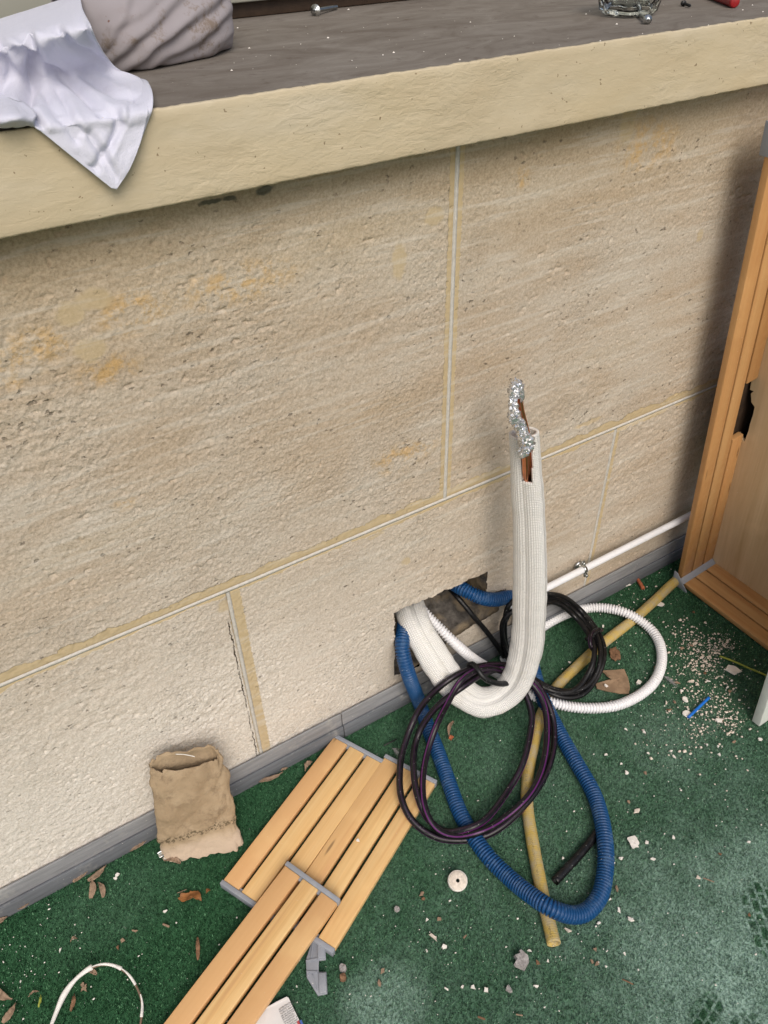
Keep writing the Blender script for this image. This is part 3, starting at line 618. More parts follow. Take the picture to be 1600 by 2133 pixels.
pa(tube('tie', [Z(977, 1392, .118), Z(975, 1383, .126), Z(984, 1380, .132), Z(994, 1392, .134), Z(1003, 1408, .126), Z(1022, 1420, .112), Z(1050, 1425, .090), Z(1070, 1418, .080)], .0050, MAT['black2'], None, .003, 12), coil)
coil2 = empty('black_cable_coil', tuple(F(1180, 1400))); tag(coil2, 'smaller coil of plain black tube leaning on skirting inside white ring', 'cable coil')
base = [(1060, 1262, .050), (1100, 1243, .062), (1141, 1238, .062), (1172, 1243, .054), (1206, 1268, .045), (1232, 1300, .036), (1249, 1335, .036), (1252, 1372, .036), (1240, 1412, .020), (1214, 1443, .014), (1178, 1448, .020), (1142, 1438, .030), (1105, 1415, .030), (1070, 1385, .020), (1050, 1350, .022), (1046, 1305, .038)]
pts = []
for k_ in range(4):
    sc1 = (1.02, .93, .975, .90)[k_]; ox, oy, oz = ((3, 3, 0), (-3, 1, .007), (0, -4, .012), (-6, 5, .016))[k_]
    for i_, (x, y, z) in enumerate(base):
        wj = math.sin(i_*1.3+k_*2.1)*3; pts.append(Zw(1150+(x-1150)*sc1+ox+wj, 1343+(y-1343)*sc1+oy+wj*.6, z+oz, -.022-oz))
pts = pts[1:-3]
pa(tube('coiled_tube', pts, .0047, MAT['black2'], None, .004, 14, hollow=(True, True), smooth_it=10), coil2)
pa(tube('tie', [Z(1254, 1312, .040), Z(1244, 1311, .056), Z(1234, 1317, .064), Z(1229, 1330, .066), Z(1229, 1345, .062), Z(1234, 1353, .046)], .0036, MAT['black1'], None, .003, 12), coil2)
pa(tube('cut_end', [Z(1236, 1322, .060), Z(1229, 1326, .060), Z(1221, 1333, .056)], .0047, MAT['black2'], None, .003, 12, hollow=(False, True)), coil2)
tag(tube('black_cable', [W(930, 1220, .08), W(946, 1236, .035), W(966, 1259, .012), W(988, 1286, -.006), W(1014, 1316, -.018), W(1036, 1346, -.026), W(1050, 1368, -.03)], .0048, MAT['black2']), 'thin black cable hanging out of wall hole behind the white pipe', 'cable')
# pvc pipe and clamp
PV0, PV1 = W(1140, 1224, -.024), W(1432, 1076, -.024)
tag(tube('pvc_pipe', [PV0+(PV1-PV0)*q for q in (-.25, 0, .25, .5, .75, 1.0, 1.35)], .0070, MAT['pvc'], hollow=(True, True), smooth_it=30), 'straight white plastic pipe clamped along the foot of the stone wall', 'pipe')
cl = empty('pipe_clamp', tuple(W(1213, 1185))); tag(cl, 'zinc pipe clamp with round washer holding the white plastic pipe', 'pipe clamp')
dr = PV1-PV0; pc_ = PV0+dr*((W(1216, 1184, -.024)[0]-PV0[0])/dr[0]); dr /= np.linalg.norm(dr)
pa(lathe('band', [(.0074, -.0035), (.0082, -.0035), (.0082, .0035), (.0074, .0035), (.0074, -.0035)], MAT['zinc'], seg=32, M=align(pc_, dr)), cl)
bw = W(1204, 1177, -.002); pa(lathe('washer', [(0, .0005), (.0105, .0005), (.0112, .0022), (.0085, .0048), (.006, .0056), (.0045, .010), (.0035, .018), (0, .018)], MAT['zinc'], seg=28, M=align(bw, (0, -1, 0))), cl)
for (qx, qy) in ((1214, 1172), (1219, 1197)):
    p_ = W(qx, qy, -.026); pa(box('ear', p_[0]-.0035, p_[0]+.0035, p_[1]-.0015, p_[1]+.0015, p_[2]-.004, p_[2]+.004, MAT['zinc'], bev=.0006), cl)
    pa(lathe('bolt', [(0, -.007), (.0018, -.007), (.0018, .003), (.0034, .003), (.0034, .0058), (.002, .0066), (0, .0066)], MAT['zinc'], seg=12, M=align(p_, (0, -1, .1))), cl)

# ================================================================== SLATTED PANELS
def tri_panel(name, p, ang_, length, label, z0, tilt=0.0, over=0.0, capend=(True, True)):
    """p: world xy of the corner at the cap; local +x runs along the slats, local -y across"""
    root = empty(name, (p[0], p[1], z0), (0, tilt, ang_)); tag(root, label, 'slatted panel', 'small slatted pine panels')
    sw, gp, tk = .0292, .0060, .0115
    me = None
    for i in range(3):
        y1 = -i*(sw+gp)-.0004
        if me is None:
            s_ = mesh('slat', boxv(.0065, length-.0065, -sw, 0, 0.0, tk), BF, MAT['slat'], root); bevel(s_, .0012); me = s_.data
        else:
            s_ = bpy.data.objects.new('slat', me); COL.objects.link(s_); s_.parent = root; bevel(s_, .0012)
        s_.location = (0, y1, 0)
    Wd = 3*sw+2*gp
    for e in (0, 1):
        if not capend[e]: continue
        x0, x1 = (-.001, .0062) if e == 0 else (length-.0062, length+.001)
        cp = mesh('end_cap', boxv(x0, x1, -Wd-.0008, .0008, -.002, tk+.001), BF, MAT['greyplastic'], root); bevel(cp, .0008)
    for i in (0, 1):
        for e in (0, 1):
            xx = .0045 if e == 0 else length-.0045-.007
            y1 = -i*(sw+gp)-sw-.0006
            sp = mesh('spacer', boxv(xx, xx+.007, y1-gp+.0006, y1, .001, tk-.0035), BF, MAT['greyplastic'], root)
    return root, Wd
def ang2(a, b): return math.atan2(b[1]-a[1], b[0]-a[0])
zt_ = .0165
a0, a1 = F(459, 1839, zt_), F(699, 1529, zt_)
la = float(np.linalg.norm((a1-a0)[:2])); A_ANG = ang2(a0, a1)
tri_panel('slatted_panel', a0, A_ANG, la, 'slatted pine panel with grey caps lying closest to the wall', .004)
b1r = F(907, 1622, zt_); b1l = F(804, 1571, zt_); B_ANG = ang2(F(690, 1977, zt_), b1r)
lb = float(np.linalg.norm((b1r-F(689, 1978, zt_))[:2])); b0 = b1l[:2]-lb*np.array([math.cos(B_ANG), math.sin(B_ANG)])
tri_panel('slatted_panel', b0, B_ANG, lb, 'slatted pine panel whose far corner lies under the purple striped coil', .0042)
zc = .0290
c1 = F(600, 1794, zc+.004); cr = F(705, 1874, zc+.004); c_far = F(340, 2133, .020)
C_ANG = ang2(c_far, c1); lc = .36; c0 = c1[:2]-lc*np.array([math.cos(C_ANG), math.sin(C_ANG)])
tilt = -math.asin((.0165-.004+.001)/(.36))
tri_panel('slatted_panel', c0, C_ANG, lc, 'slatted pine panel laid across the other two with its grey cap on top', .0050, tilt*1.25)

# grey bracket
def extrude_px(name, pts, z0, z1, mat, parent=None, bev=.0006):
    P_ = [F(x, y, z1) for x, y in pts]; n_ = len(P_); V = [(p[0], p[1], z1) for p in P_]+[(p[0], p[1], z0) for p in P_]
    Fc = [tuple(range(n_))[::-1], tuple(range(n_, 2*n_))]+[(i, (i+1) % n_, n_+(i+1) % n_, n_+i) for i in range(n_)]
    o = mesh(name, V, Fc, mat, parent); return bevel(o, bev) if bev else o
br = empty('corner_bracket', tuple(F(660, 2010))); tag(br, 'loose grey plastic corner bracket shaped like a C beside the slats', 'bracket')
pa(extrude_px('plate', [(660, 1951), (677, 1953), (679, 1998), (664, 2000), (664, 2024), (680, 2024), (682, 2069), (662, 2073), (639, 2036), (637, 2000), (651, 1955)], .004, .0085, MAT['greyplastic']), br)
for q in ([(661, 1953), (676, 1954), (677, 1995), (662, 1996)], [(664, 2026), (679, 2026), (680, 2066), (665, 2069)]):
    pa(extrude_px('raised_tab', q, .0086, .0125, MAT['greyplastic']), br)
for q in ([(637, 2000), (661, 1995), (661, 1998), (638, 2003)], [(638, 2022), (662, 2023), (662, 2026), (639, 2026)], [(652, 1956), (655, 1956), (650, 1994), (647, 1995)], [(649, 2030), (652, 2030), (660, 2062), (657, 2058)]):
    pa(extrude_px('rib', q, .0086, .0100, MAT['greyplastic'], None, 0), br)

# ================================================================== WOODEN BOX (right)
bxo = empty('wooden_box', (1.142, -.059, .004), (0, -math.radians(6.4), 0)); tag(bxo, 'varnished pine slatted box with plywood back leaning on the wall', 'wooden box')
sw, gp = .0285, .0042
def bslat(nm, x0, x1, y0, y1, z0, z1, mat='boxwood', axis='z'):
    # mesh built with grain along local x, then turned
    lx, c_ = {'z': (z1-z0, Matrix.Rotation(-math.pi/2, 4, 'Y')), 'y': (y1-y0, Matrix.Rotation(math.pi/2, 4, 'Z'))}[axis]
    if axis == 'z': V = boxv(0, z1-z0, y0, y1, -(x1), -(x0)); V = [(v[0], v[1]-y0, v[2]+x0) for v in V]; loc = (x0, y0, z0); Rm = Matrix.Rotation(-math.pi/2, 4, 'Y')
    else: V = boxv(0, y1-y0, -(x1-x0), 0, 0, z1-z0); loc = (x0, y0, z0); Rm = Matrix.Rotation(math.pi/2, 4, 'Z')
    o = mesh(nm, V, BF, MAT[mat], bxo); bevel(o, .0012); o.matrix_local = Matrix.Translation(loc) @ Rm; return o
for i in range(3):
    x0 = .004+i*(sw+gp)
    bslat('slat', x0, x0+sw, -.012, 0, .012, .93)           # upright side, inner face toward -y
    bslat('slat', x0, x0+sw, -.30, -.014, 0, .012, axis='y')  # bottom
for i in range(2):
    x0 = .004+i*(sw+gp)+sw
    box('backing_strip', x0+.0002, x0+gp-.0002, -.0065, -.001, .014, .925, MAT['kraft'], bxo)
    box('backing_strip', x0+.0002, x0+gp-.0002, -.29, -.016, .001, .0065, MAT['kraft'], bxo)
XW = .004+3*sw+2*gp
# plywood back with a broken hole, in the plane x = XW, hole through last upright slat drawn as a notch
Minv = bxo.matrix_basis.inverted() if False else (Matrix.Translation(bxo.location) @ Matrix.Rotation(-math.radians(6.4), 4, 'Y')).inverted()
def on_x(px, py, xl):
    o_ = Minv @ Vector(EYE); d_ = (Minv.to_3x3() @ Vector(ray(px, py))); t = (xl-o_.x)/d_.x; return (o_.y+d_.y*t, o_.z+d_.z*t)
def on_y(px, py, yl):
    o_ = Minv @ Vector(EYE); d_ = (Minv.to_3x3() @ Vector(ray(px, py))); t = (yl-o_.y)/d_.y; return (o_.x+d_.x*t, o_.z+d_.z*t)
hz0 = on_y(1531, 915, -.012)[1]; hz1 = on_y(1556, 800, -.012)[1]
poly = [(-.0005, hz0-.004)]+[on_x(x, y, XW) for x, y in ((1550, 921), (1559, 898), (1562, 884), (1569, 862), (1572, 848), (1565, 838), (1564, 820), (1570, 815), (1562, 812))]+[(-.0005, hz1)]
PV = [(-.0005, .0005), (-.30, .0005), (-.30, .93), (-.0005, .93)]+poly[::-1]
def plate(name, pts2, x0, x1, mat):
    n_ = len(pts2); V = [(x0, a, b) for a, b in pts2]+[(x1, a, b) for a, b in pts2]
    Fc = [tuple(range(n_))[::-1], tuple(range(n_, 2*n_))]+[(i, (i+1) % n_, n_+(i+1) % n_, n_+i) for i in range(n_)]
    # grain along z: build rotated
    V = [(c, b, -a) for a, b, c in V]
    o = mesh(name, V, Fc, mat, bxo); o.matrix_local = Matrix.Rotation(-math.pi/2, 4, 'Y'); return o
o = plate('plywood_back', PV, XW+.0003, XW+.006, MAT['ply'])
# cut the third upright slat around the hole
ups = [c for c in bxo.children if c.name.startswith('slat') and abs(c.location.x-(.004+2*(sw+gp))) < 1e-4 and abs(c.location.y+.012) < 1e-4]
for u_ in ups:
    bpy.data.objects.remove(u_, do_unlink=True)
x0 = .004+2*(sw+gp); bslat('slat', x0, x0+sw, -.012, 0, .012, hz0); bslat('slat', x0, x0+sw, -.012, 0, hz1, .93)
for q_ in ((x0-.002, XW+.10, .004, .010, hz0-.06, hz1+.06), (XW+.10, XW+.106, -.12, .010, hz0-.06, hz1+.06), (XW+.007, XW+.10, -.12, -.114, hz0-.06, hz1+.06), (XW+.007, XW+.10, -.113, .0035, hz0-.06, hz0-.055), (XW+.007, XW+.10, -.113, .0035, hz1+.055, hz1+.06)): box('added_cavity_board', *q_, MAT['darkwood'], bxo)  # dark boards added to close the cavity so the hole looks unlit
# grey corner strip and outer corner plate
def prism(name, poly3, nrm, tk, mat, parent, bev=.0005):
    P_ = np.array(poly3, float); nn = np.array(nrm, float)*tk; n_ = len(P_); V = np.vstack([P_, P_+nn])
    Fc = [tuple(range(n_))[::-1], tuple(range(n_, 2*n_))]+[(i, (i+1) % n_, n_+(i+1) % n_, n_+i) for i in range(n_)]
    o = mesh(name, V, Fc, mat, parent); return bevel(o, bev) if bev else o
prism('corner_strip', [(.0, -.0118, .0205), (.0, -.0225, .0118), (.0, -.0205, .0098), (.0, -.0098, .0185)], (1, 0, 0), XW-.001, MAT['greyplastic'], bxo)
prism('corner_plate', [(-.0018, .004, .034), (-.0018, -.004, .034), (-.0018, -.036, .000), (-.0018, -.034, -.004), (-.0018, .004, -.004)], (-1, 0, 0), .0016, MAT['greyplastic'], bxo)
prism('corner_plate', [(-.0018, .004, .885), (-.0018, -.016, .885), (-.0018, -.020, .93), (-.0018, .004, .93)], (-1, 0, 0), .0016, MAT['greyplastic'], bxo)
# white board leaning, bottom right
wb = empty('white_board', (.986, -.395, .004), (math.radians(-4.5), 0, 0)); tag(wb, 'white marbled board edge standing on the carpet at the frame edge', 'board')
o = mesh('board', boxv(0, .30, 0, .016, 0, .40), BF, MAT['boardwhite'], wb); bevel(o, .0012)

# ================================================================== CRUSHED CARDBOARD TUBE
def loft(name, rings, mat, parent=None, sub=4, closed=True, thick=0, disp=None):
    R = np.array(rings, float)      # (rows, cols, 3)
    R = np.stack([spline(R[:, j], sub) for j in range(R.shape[1])], 1)
    R = np.stack([spline(R[i], sub, closed) for i in range(R.shape[0])], 0)
    n_, k_ = R.shape[:2]
    if disp is not None:
        du = np.gradient(R, axis=1); dv = np.gradient(R, axis=0); N_ = np.cross(du, dv); N_ /= np.linalg.norm(N_, axis=2)[..., None]+1e-9
        R = disp(R, N_, np.linspace(0, 1, n_)[:, None]*np.ones((1, k_)), np.ones((n_, 1))*np.linspace(0, 1, k_)[None])
    o = mesh(name, R.reshape(-1, 3), gridfaces(n_, k_, closed), mat, parent, True)
    if thick:
        md = o.modifiers.new('thick', 'SOLIDIFY'); md.thickness = thick; md.offset = 0
    return o
rows = []
spec = [  # left px, right px, y planes of the ends, depth of the flattened section
    ((334, 1792), (505, 1757), -.0445, -.0945, .012), ((333, 1768), (500, 1735), -.044, -.086, .016), ((328, 1740), (492, 1710), -.043, -.076, .020), ((322, 1700), (486, 1672), -.042, -.066, .024), ((317, 1655), (480, 1625), -.040, -.056, .027), ((312, 1620), (470, 1590), -.038, -.048, .023), ((308, 1597), (460, 1562), -.036, -.042, .019)]
for (l, r, yl, yr, dp) in spec:
    Lp, Rp = W(*l, yl), W(*r, yr); mid = (Lp+Rp)/2; ax_ = (Rp-Lp)/2; ring = []; nrm_ = np.cross(ax_, [0, 0, 1]); nrm_ = -nrm_/np.linalg.norm(nrm_); nrm_[2] = .12
    for k_ in range(16):
        t = 2*math.pi*k_/16; c_, s_ = math.cos(t), math.sin(t)
        ring.append(mid+ax_*np.sign(c_)*abs(c_)**.5+nrm_*dp*.5*s_)
    rows.append(ring)
rows = np.array(rows); rows[0, :, 2] = np.maximum(rows[0, :, 2], .005)
# the back lip stands higher than the front one, torn foot flares forward
for k_ in range(16):
    s_ = math.sin(2*math.pi*k_/16); rows[-1, k_, 2] += .007*max(0, s_)-.010*max(0, -s_); rows[0, k_, 1] += -.010*max(0, -s_); rows[1, k_, 1] += -.003*max(0, -s_)
m = M('brown_cardboard', .88, .2); P = m.pos()
c = m.ramp(m.noise(P, 16, 5, .65), [(.3, (.32, .235, .145)), (.55, (.41, .31, .20)), (.75, (.49, .385, .26))])
c = m.mix(m.rng(m.noise(P, 34, 6, .78), .50, .70, 0, .7), c, (.20, .145, .09))
z_ = m.sep(P)[2]; bandz = m.mt('ADD', z_, m.mt('MULTIPLY', m.noise(P, 25, 3), .03))
c = m.mix(m.mt('MULTIPLY', m.rng(m.mt('ABSOLUTE', m.mt('SUBTRACT', bandz, .062)), .003, .009, 1, 0), m.rng(m.noise(P, 240, 3, .7), .45, .58, 0, .9)), c, (.11, .085, .05))
c = m.mix(m.rng(bandz, .055, .035, 0, .75), c, (.58, .46, .35))
m.col(c); m.bump(m.mt('ADD', m.noise(P, 70, 5, .7), m.mt('MULTIPLY', m.noise(P, 18, 3, .6, dist=1.5), 1.6)), .7, .003); MAT['cardboard'] = m.m
def cdisp(R, N_, v, u):
    d = fbm(R[..., 0]*38+3, R[..., 2]*38, 4, 12)*.010-np.abs(fbm(R[..., 0]*55+9, R[..., 2]*30, 3, 42))*.012+fbm(R[..., 0]*150, R[..., 2]*150, 2, 2)*.002
    cre = R[..., 2]*.9-(R[..., 0]-.02)*.85; d -= .0030*np.exp(-((cre-.045)/.004)**2)+.0022*np.exp(-((cre+.01)/.003)**2)-.0016*np.exp(-((cre-.052)/.003)**2)
    R = R+N_*d[..., None]
    R[-1, :, 2] += fbm(u[-1]*40, u[-1]*0, 4, 5)*.016; R[0, :, 1] += fbm(u[0]*60, u[0]*0, 4, 9)*.014; R[0, :, 2] = np.maximum(.004, R[0, :, 2]); R[1, :, 1] += fbm(u[0]*40, u[0]*0, 3, 19)*.006; R[..., 1] = np.minimum(R[..., 1], -.006-.0075*(R[..., 2] < .066))
    return R
cb = loft('cardboard_tube', rows, MAT['cardboard'], sub=7, thick=.0016, disp=cdisp); tag(cb, 'crushed brown cardboard tube standing open against the stone wall', 'cardboard tube')
sg = tube('loose_thread', [W(367, 1571, -.045), W(385, 1571, -.055), W(405, 1576, -.060)], .0006, MAT['peelwhite']); sg.parent = cb
# torn flap at its foot
def patch(name, pts, z, mat, parent=None, thick=.0012, curl=.004, seed=0, sub=3, jag=0.0, zfun=None):
    P_ = np.array([F(x, y, z)[:2] for x, y in pts]); c_ = P_.mean(0); r_ = np.random.default_rng(seed)
    D = []
    for i in range(len(P_)):
        a, b = P_[i], P_[(i+1) % len(P_)]
        for k_ in range(sub): D.append(a+(b-a)*k_/sub+(r_.normal(0, jag, 2) if jag and k_ else 0))
    D = np.array(D); n_ = len(D); rings_ = []
    for f in (1, .66, .33):
        Q = c_+(D-c_)*f; zz = z+curl*np.array([vnoise(np.array([q[0]*70+seed]), np.array([q[1]*70]))[0] for q in Q]) ; rings_.append(np.c_[Q, zz])
    V = np.vstack(rings_+[np.array([[*c_, z+curl*.5]])]); Fc = [tuple(f) for f in gridfaces(3, n_, True)]+[(2*n_+i, 2*n_+(i+1) % n_, 3*n_) for i in range(n_)]
    o = mesh(name, V, Fc, mat, parent, False)
    md = o.modifiers.new('thick', 'SOLIDIFY'); md.thickness = thick; md.offset = 1
    return o

# ================================================================== CLOTHS ON THE LEDGE
m = M('white_cotton', .9, .15); P = m.pos(); m.col(m.mix(m.rng(m.noise(P, 12, 5, .7), .5, .72, 0, .5), (.64, .65, .755), (.52, .52, .60))); m.bump(m.mt('ADD', m.noise(P, 900, 1), m.mt('MULTIPLY', m.noise(P, 90, 4, .6), 2.5)), .5, .0007)
m.b.inputs['Sheen Weight'].default_value = .2; MAT['cotton'] = m.m
m = M('grey_soiled_cotton', .92, .15); P = m.pos(); c = m.mix(m.noise(P, 9, 4), (.30, .275, .295), (.38, .355, .37))
c = m.mix(m.mt('MULTIPLY', m.rng(m.noise(P, 28, 5, .75), .52, .66, 0, 1), m.rng(m.noise(P, 8, 2), .45, .6, .1, .9)), c, (.21, .165, .13)); c = m.mix(m.rng(m.noise(P, 55, 3, .7), .69, .72, 0, .8), c, (.16, .06, .03)); m.col(c)
m.bump(m.noise(P, 700, 1), .25, .0003); MAT['greycotton'] = m.m
def Tp(px, py, h): return F(px, py, ZT+h)
def Hp(px, py, o): return W(px, py, -OVER-o)
rowsT = [(Tp(-90, 70, .035)+[0, .05, -.03], Tp(165, -8, .06)+[0, .05, -.05]), (Tp(-90, 70, .035), Tp(165, -8, .06)), (Tp(-90, 92, .042), Tp(172, 18, .066)), (Tp(-80, 115, .042), Tp(188, 52, .062)), (Tp(-70, 140, .034), Tp(205, 92, .046)), (Tp(-50, 178, .022), Tp(236, 138, .022)), (Tp(-10, 206, .015), Tp(292, 164, .010)), (Tp(34, 232, .010), Tp(303, 188, .008)),
         (W(72, 264, -.056), W(309, 226, -.056)), (Hp(98, 284, .007), Hp(302, 262, .008)), (Hp(140, 318, .009), Hp(290, 305, .012)), (Hp(190, 358, .010), Hp(270, 352, .014)), (Hp(233, 392, .012), Hp(243, 394, .013))]
ctl = []
for a, b in rowsT: ctl.append([a+(b-a)*t for t in np.linspace(0, 1, 7)])
def ridge(px, py, pts, wd, amp):
    """height of a fold whose crest follows a line of picture points (shape of the cloth only)"""
    best = np.full(px.shape, 1e9)
    for (x0, y0), (x1, y1) in zip(pts[:-1], pts[1:]):
        dx, dy = x1-x0, y1-y0; t = np.clip(((px-x0)*dx+(py-y0)*dy)/(dx*dx+dy*dy), 0, 1); best = np.minimum(best, np.hypot(px-x0-t*dx, py-y0-t*dy))
    return amp*np.exp(-(best/wd)**2)
def lap(R, it):
    for _ in range(it): R[1:-1, 1:-1] = .5*R[1:-1, 1:-1]+.125*(R[:-2, 1:-1]+R[2:, 1:-1]+R[1:-1, :-2]+R[1:-1, 2:])
    return R
def tdisp(R, N_, v, u):
    px, py = proj(R.reshape(-1, 3)); px = px.reshape(u.shape); py = py.reshape(u.shape)
    px = px+fbm(u*5, v*5, 3, 2)*20; d = np.zeros(u.shape)
    for pts, wd, amp in [([(60, 85), (72, 120), (70, 165), (62, 205)], 13, .011), ([(0, 95), (40, 110)], 10, .006), ([(10, 120), (30, 150), (5, 190)], 8, .006), ([(85, 130), (130, 155), (190, 210), (215, 232)], 9, .006), ([(120, 65), (150, 95), (225, 135)], 8, .006), ([(165, 30), (178, 65), (205, 110), (232, 142)], 7, .007),
         ([(215, 232), (245, 235), (252, 260), (228, 310), (200, 350)], 8, .0065), ([(75, 165), (110, 220), (160, 290)], 10, .004), ([(120, 190), (150, 250), (170, 275)], 8, .0045), ([(30, 215), (70, 235), (90, 270)], 8, .004), ([(180, 160), (240, 195), (290, 205)], 8, .0045), ([(190, 280), (215, 320), (240, 370)], 9, .0035)]:
        d += ridge(px, py, pts, wd, amp)-.35*ridge(px, py, [(a+wd*1.5, b-wd*.7) for a, b in pts], wd*.9, amp)
    d += fbm(px/34, py/50, 3, 5)*.0030+fbm(px/11, py/16, 2, 8)*.0009
    hem = ridge(px, py, [(196, 362), (232, 300), (262, 235), (268, 185)], 2.2, -.0012)+ridge(px, py, [(205, 366), (240, 304), (270, 238), (276, 188)], 3.5, .0012); d += hem
    d = d*np.clip(np.minimum(u, 1-u)*12, .25, 1)*np.clip((1.02-v)*7, 0, 1)*np.clip((v-.1)*6, .15, 1)
    R = lap(R+N_*(d*1.25)[..., None], 5)
    on = R[..., 1] > -OVER+.002; R[..., 2] = np.where(on, np.maximum(R[..., 2], ZT+.003), R[..., 2]); R[..., 1] = np.where(R[..., 2] < ZT-.001, np.minimum(R[..., 1], -OVER-.004), R[..., 1])
    return lap(R, 4)
ts = loft('white_shirt', ctl, MAT['cotton'], sub=16, closed=False, thick=.0012, disp=tdisp); tag(ts, 'crumpled white cotton shirt draped over the edge of the ledge', 'shirt')
# the sleeve's rear layer and the folded hem at left
ctl2 = [[Tp(250, 160, .006), Tp(300, 166, .006), Tp(312, 178, .005)], [Tp(270, 195, .004), Tp(312, 190, .010), Tp(317, 200, .006)], [W(285, 232, -.0545), W(314, 226, -.056), W(317, 224, -.054)], [Hp(285, 262, .004), Hp(304, 256, .005), Hp(309, 250, .005)], [Hp(275, 300, .003), Hp(290, 296, .004), Hp(294, 290, .004)]]
o = loft('rear_sleeve_layer', ctl2, MAT['cotton'], sub=8, closed=False, thick=.001); o.parent = ts
ctl3 = [[Tp(-90, 190, .012), Tp(-30, 195, .014), Tp(20, 205, .014), Tp(60, 220, .010)], [Tp(-90, 215, .014), Tp(-30, 222, .015), Tp(25, 232, .015), Tp(75, 240, .008)], [Tp(-90, 250, .010), Tp(-30, 253, .011), Tp(25, 252, .011), Tp(72, 250, .007)], [Tp(-90, 266, .004), Tp(-30, 266, .004), Tp(25, 262, .004), Tp(72, 260, .003)], [Tp(-90, 262, .002), Tp(-30, 260, .002), Tp(25, 256, .002), Tp(70, 255, .002)]]
o = loft('folded_hem', ctl3, MAT['cotton'], sub=8, closed=False, thick=.001, disp=lambda R, N_, v, u: R+N_*((fbm(u*9, v*5, 3, 4)*.004)[..., None])); o.parent = ts
# grey bundle
bb = [(205, 158), (225, 153), (262, 149), (320, 141), (385, 128), (445, 116), (485, 106), (500, 101)]
prof_ = [(.020, .0), (-.002, .001), (-.016, .016), (-.020, .036), (-.010, .062), (.015, .085), (.055, .098), (.095, .085), (.120, .05), (.12, .0)]
ctl4 = []
for (oy, oz) in prof_:
    row = []
    for i_, q in enumerate(bb):
        e_ = (.35, .8, 1.0, 1.03, 1.0, .93, .70, .30)[i_]; b_ = F(*q, ZT); yc = .05
        row.append(b_+np.array([-.012*(1-e_) if i_ < 2 else 0, yc+(oy-yc)*(.35+.65*e_), oz*(.55+.45*e_)+(.02*(1-e_) if oz > .01 else 0)]))
    ctl4.append(row)
def bdisp(R, N_, v, u):
    px, py = proj(R.reshape(-1, 3)); px = px.reshape(u.shape); py = py.reshape(u.shape); wx = px+fbm(px/60, py/60, 3, 2)*26; wy = py+fbm(px/60, py/60, 3, 12)*16; d = np.zeros(u.shape)
    for p_, wd, amp in [([(222, 130), (300, 60), (390, -30)], 9, .008), ([(245, 148), (320, 90), (400, 40), (470, -20)], 10, .009), ([(290, 142), (380, 100), (440, 60), (500, 0)], 9, .007), ([(350, 134), (430, 105), (500, 60)], 8, .006), ([(215, 100), (250, 40), (270, -20)], 8, .007), ([(230, 60), (300, 20), (340, -20)], 7, .006), ([(420, 122), (470, 95), (500, 80)], 6, .005), ([(300, 110), (350, 80), (410, 20)], 6, .004)]:
        d += ridge(wx, wy, p_, wd, amp)-.6*ridge(wx, wy, [(a+wd*1.5, b+wd*1.1) for a, b in p_], wd*.7, amp)
    d += fbm((wx+wy*1.2)/30, (wx-wy)/90, 3, 5)*.007+fbm(px/12, py/12, 2, 8)*.0010
    R = lap(R+N_*(d*.48*np.clip((1.0-u)*5, .2, 1))[..., None], 6); R[..., 2] = np.maximum(R[..., 2], ZT+.0012); return R
SGN = 1.0
gb = loft('grey_cloth_bundle', ctl4, MAT['greycotton'], sub=14, closed=False, thick=.0012, disp=bdisp); tag(gb, 'balled up grey soiled cloth resting on the ledge behind white shirt', 'cloth bundle')

# ================================================================== SMALL THINGS ON THE LEDGE
def screw(px0, py0, px1, py1, label, mat, rh=.0052, rs=.0021, z=ZT):
    a, b = F(px0, py0, z+rh*.8), F(px1, py1, z+rs); d = b-a; L_ = np.linalg.norm(d); e = empty('screw', tuple(a)); tag(e, label, 'screw')
    Mx = align(a, d)
    pa(lathe('head', [(0, -.0034), (.0024, -.0034), (.0030, -.0028), (.0030, -.0005), (rh, -.0003), (rh, .0008), (rs, .0016)], mat, seg=12, M=Mx), e)
    pr = [(rs*.9, .001)]; k_ = .002
    while k_ < L_-.003: pr += [(rs, k_), (rs*.72, k_+.0006)]; k_ += .0012
    pr += [(.0002, L_)]; pa(lathe('shank', pr, mat, seg=12, M=Mx), e)
    # cross recess
    c_ = Matrix(Mx.tolist())
    for a_ in (0, math.pi/2):
        o = mesh('recess', boxv(-.0018, .0018, -.0004, .0004, -.0037, -.00345), BF, MAT['blackmetal']); o.matrix_world = c_ @ Matrix.Rotation(a_, 4, 'Z'); pa2(o, e)
def pa2(o, p): o.parent = p; o.matrix_parent_inverse = Matrix.Translation(-Vector(p.location))
screw(657, 22, 703, 14, 'zinc screw lying on the dusty ledge near the window', MAT['zinc'], .0075, .0027)
screw(1349, 41, 1325, 27, 'zinc screw with its head out in front of the glass bowl', MAT['zinc'], .0055)
screw(1424, 7, 1440, 13, 'small black screw between the glass bowl and red lighter', MAT['blackmetal'], .0036, .0018)
gbp = (F(1262, 38, ZT)+F(1397, 36, ZT))/2+np.array([.010, .028, .001])
gbw = lathe('glass_bowl', [(0, .0), (.030, .0), (.0345, .004), (.0395, .026), (.043, .045), (.0405, .045), (.0365, .026), (.031, .0085), (0, .008)], MAT['glass'], seg=96, M=align(gbp, (0, 0, 1)), lobes=8, lobe_amp=.055)
tag(gbw, 'lobed clear glass bowl standing on the ledge near its edge', 'bowl')
r0, r1 = F(1480, -14, ZT+.006), F(1531, 5, ZT+.006)
rl = empty('red_lighter', tuple(r0)); tag(rl, 'red plastic lighter lying on the ledge beside black screw', 'lighter')
pa(tube('body', [r0+(r1-r0)*-.6, r0, r0+(r1-r0)*.5, r1], .0062, MAT['red'], None, .004, 16), rl)
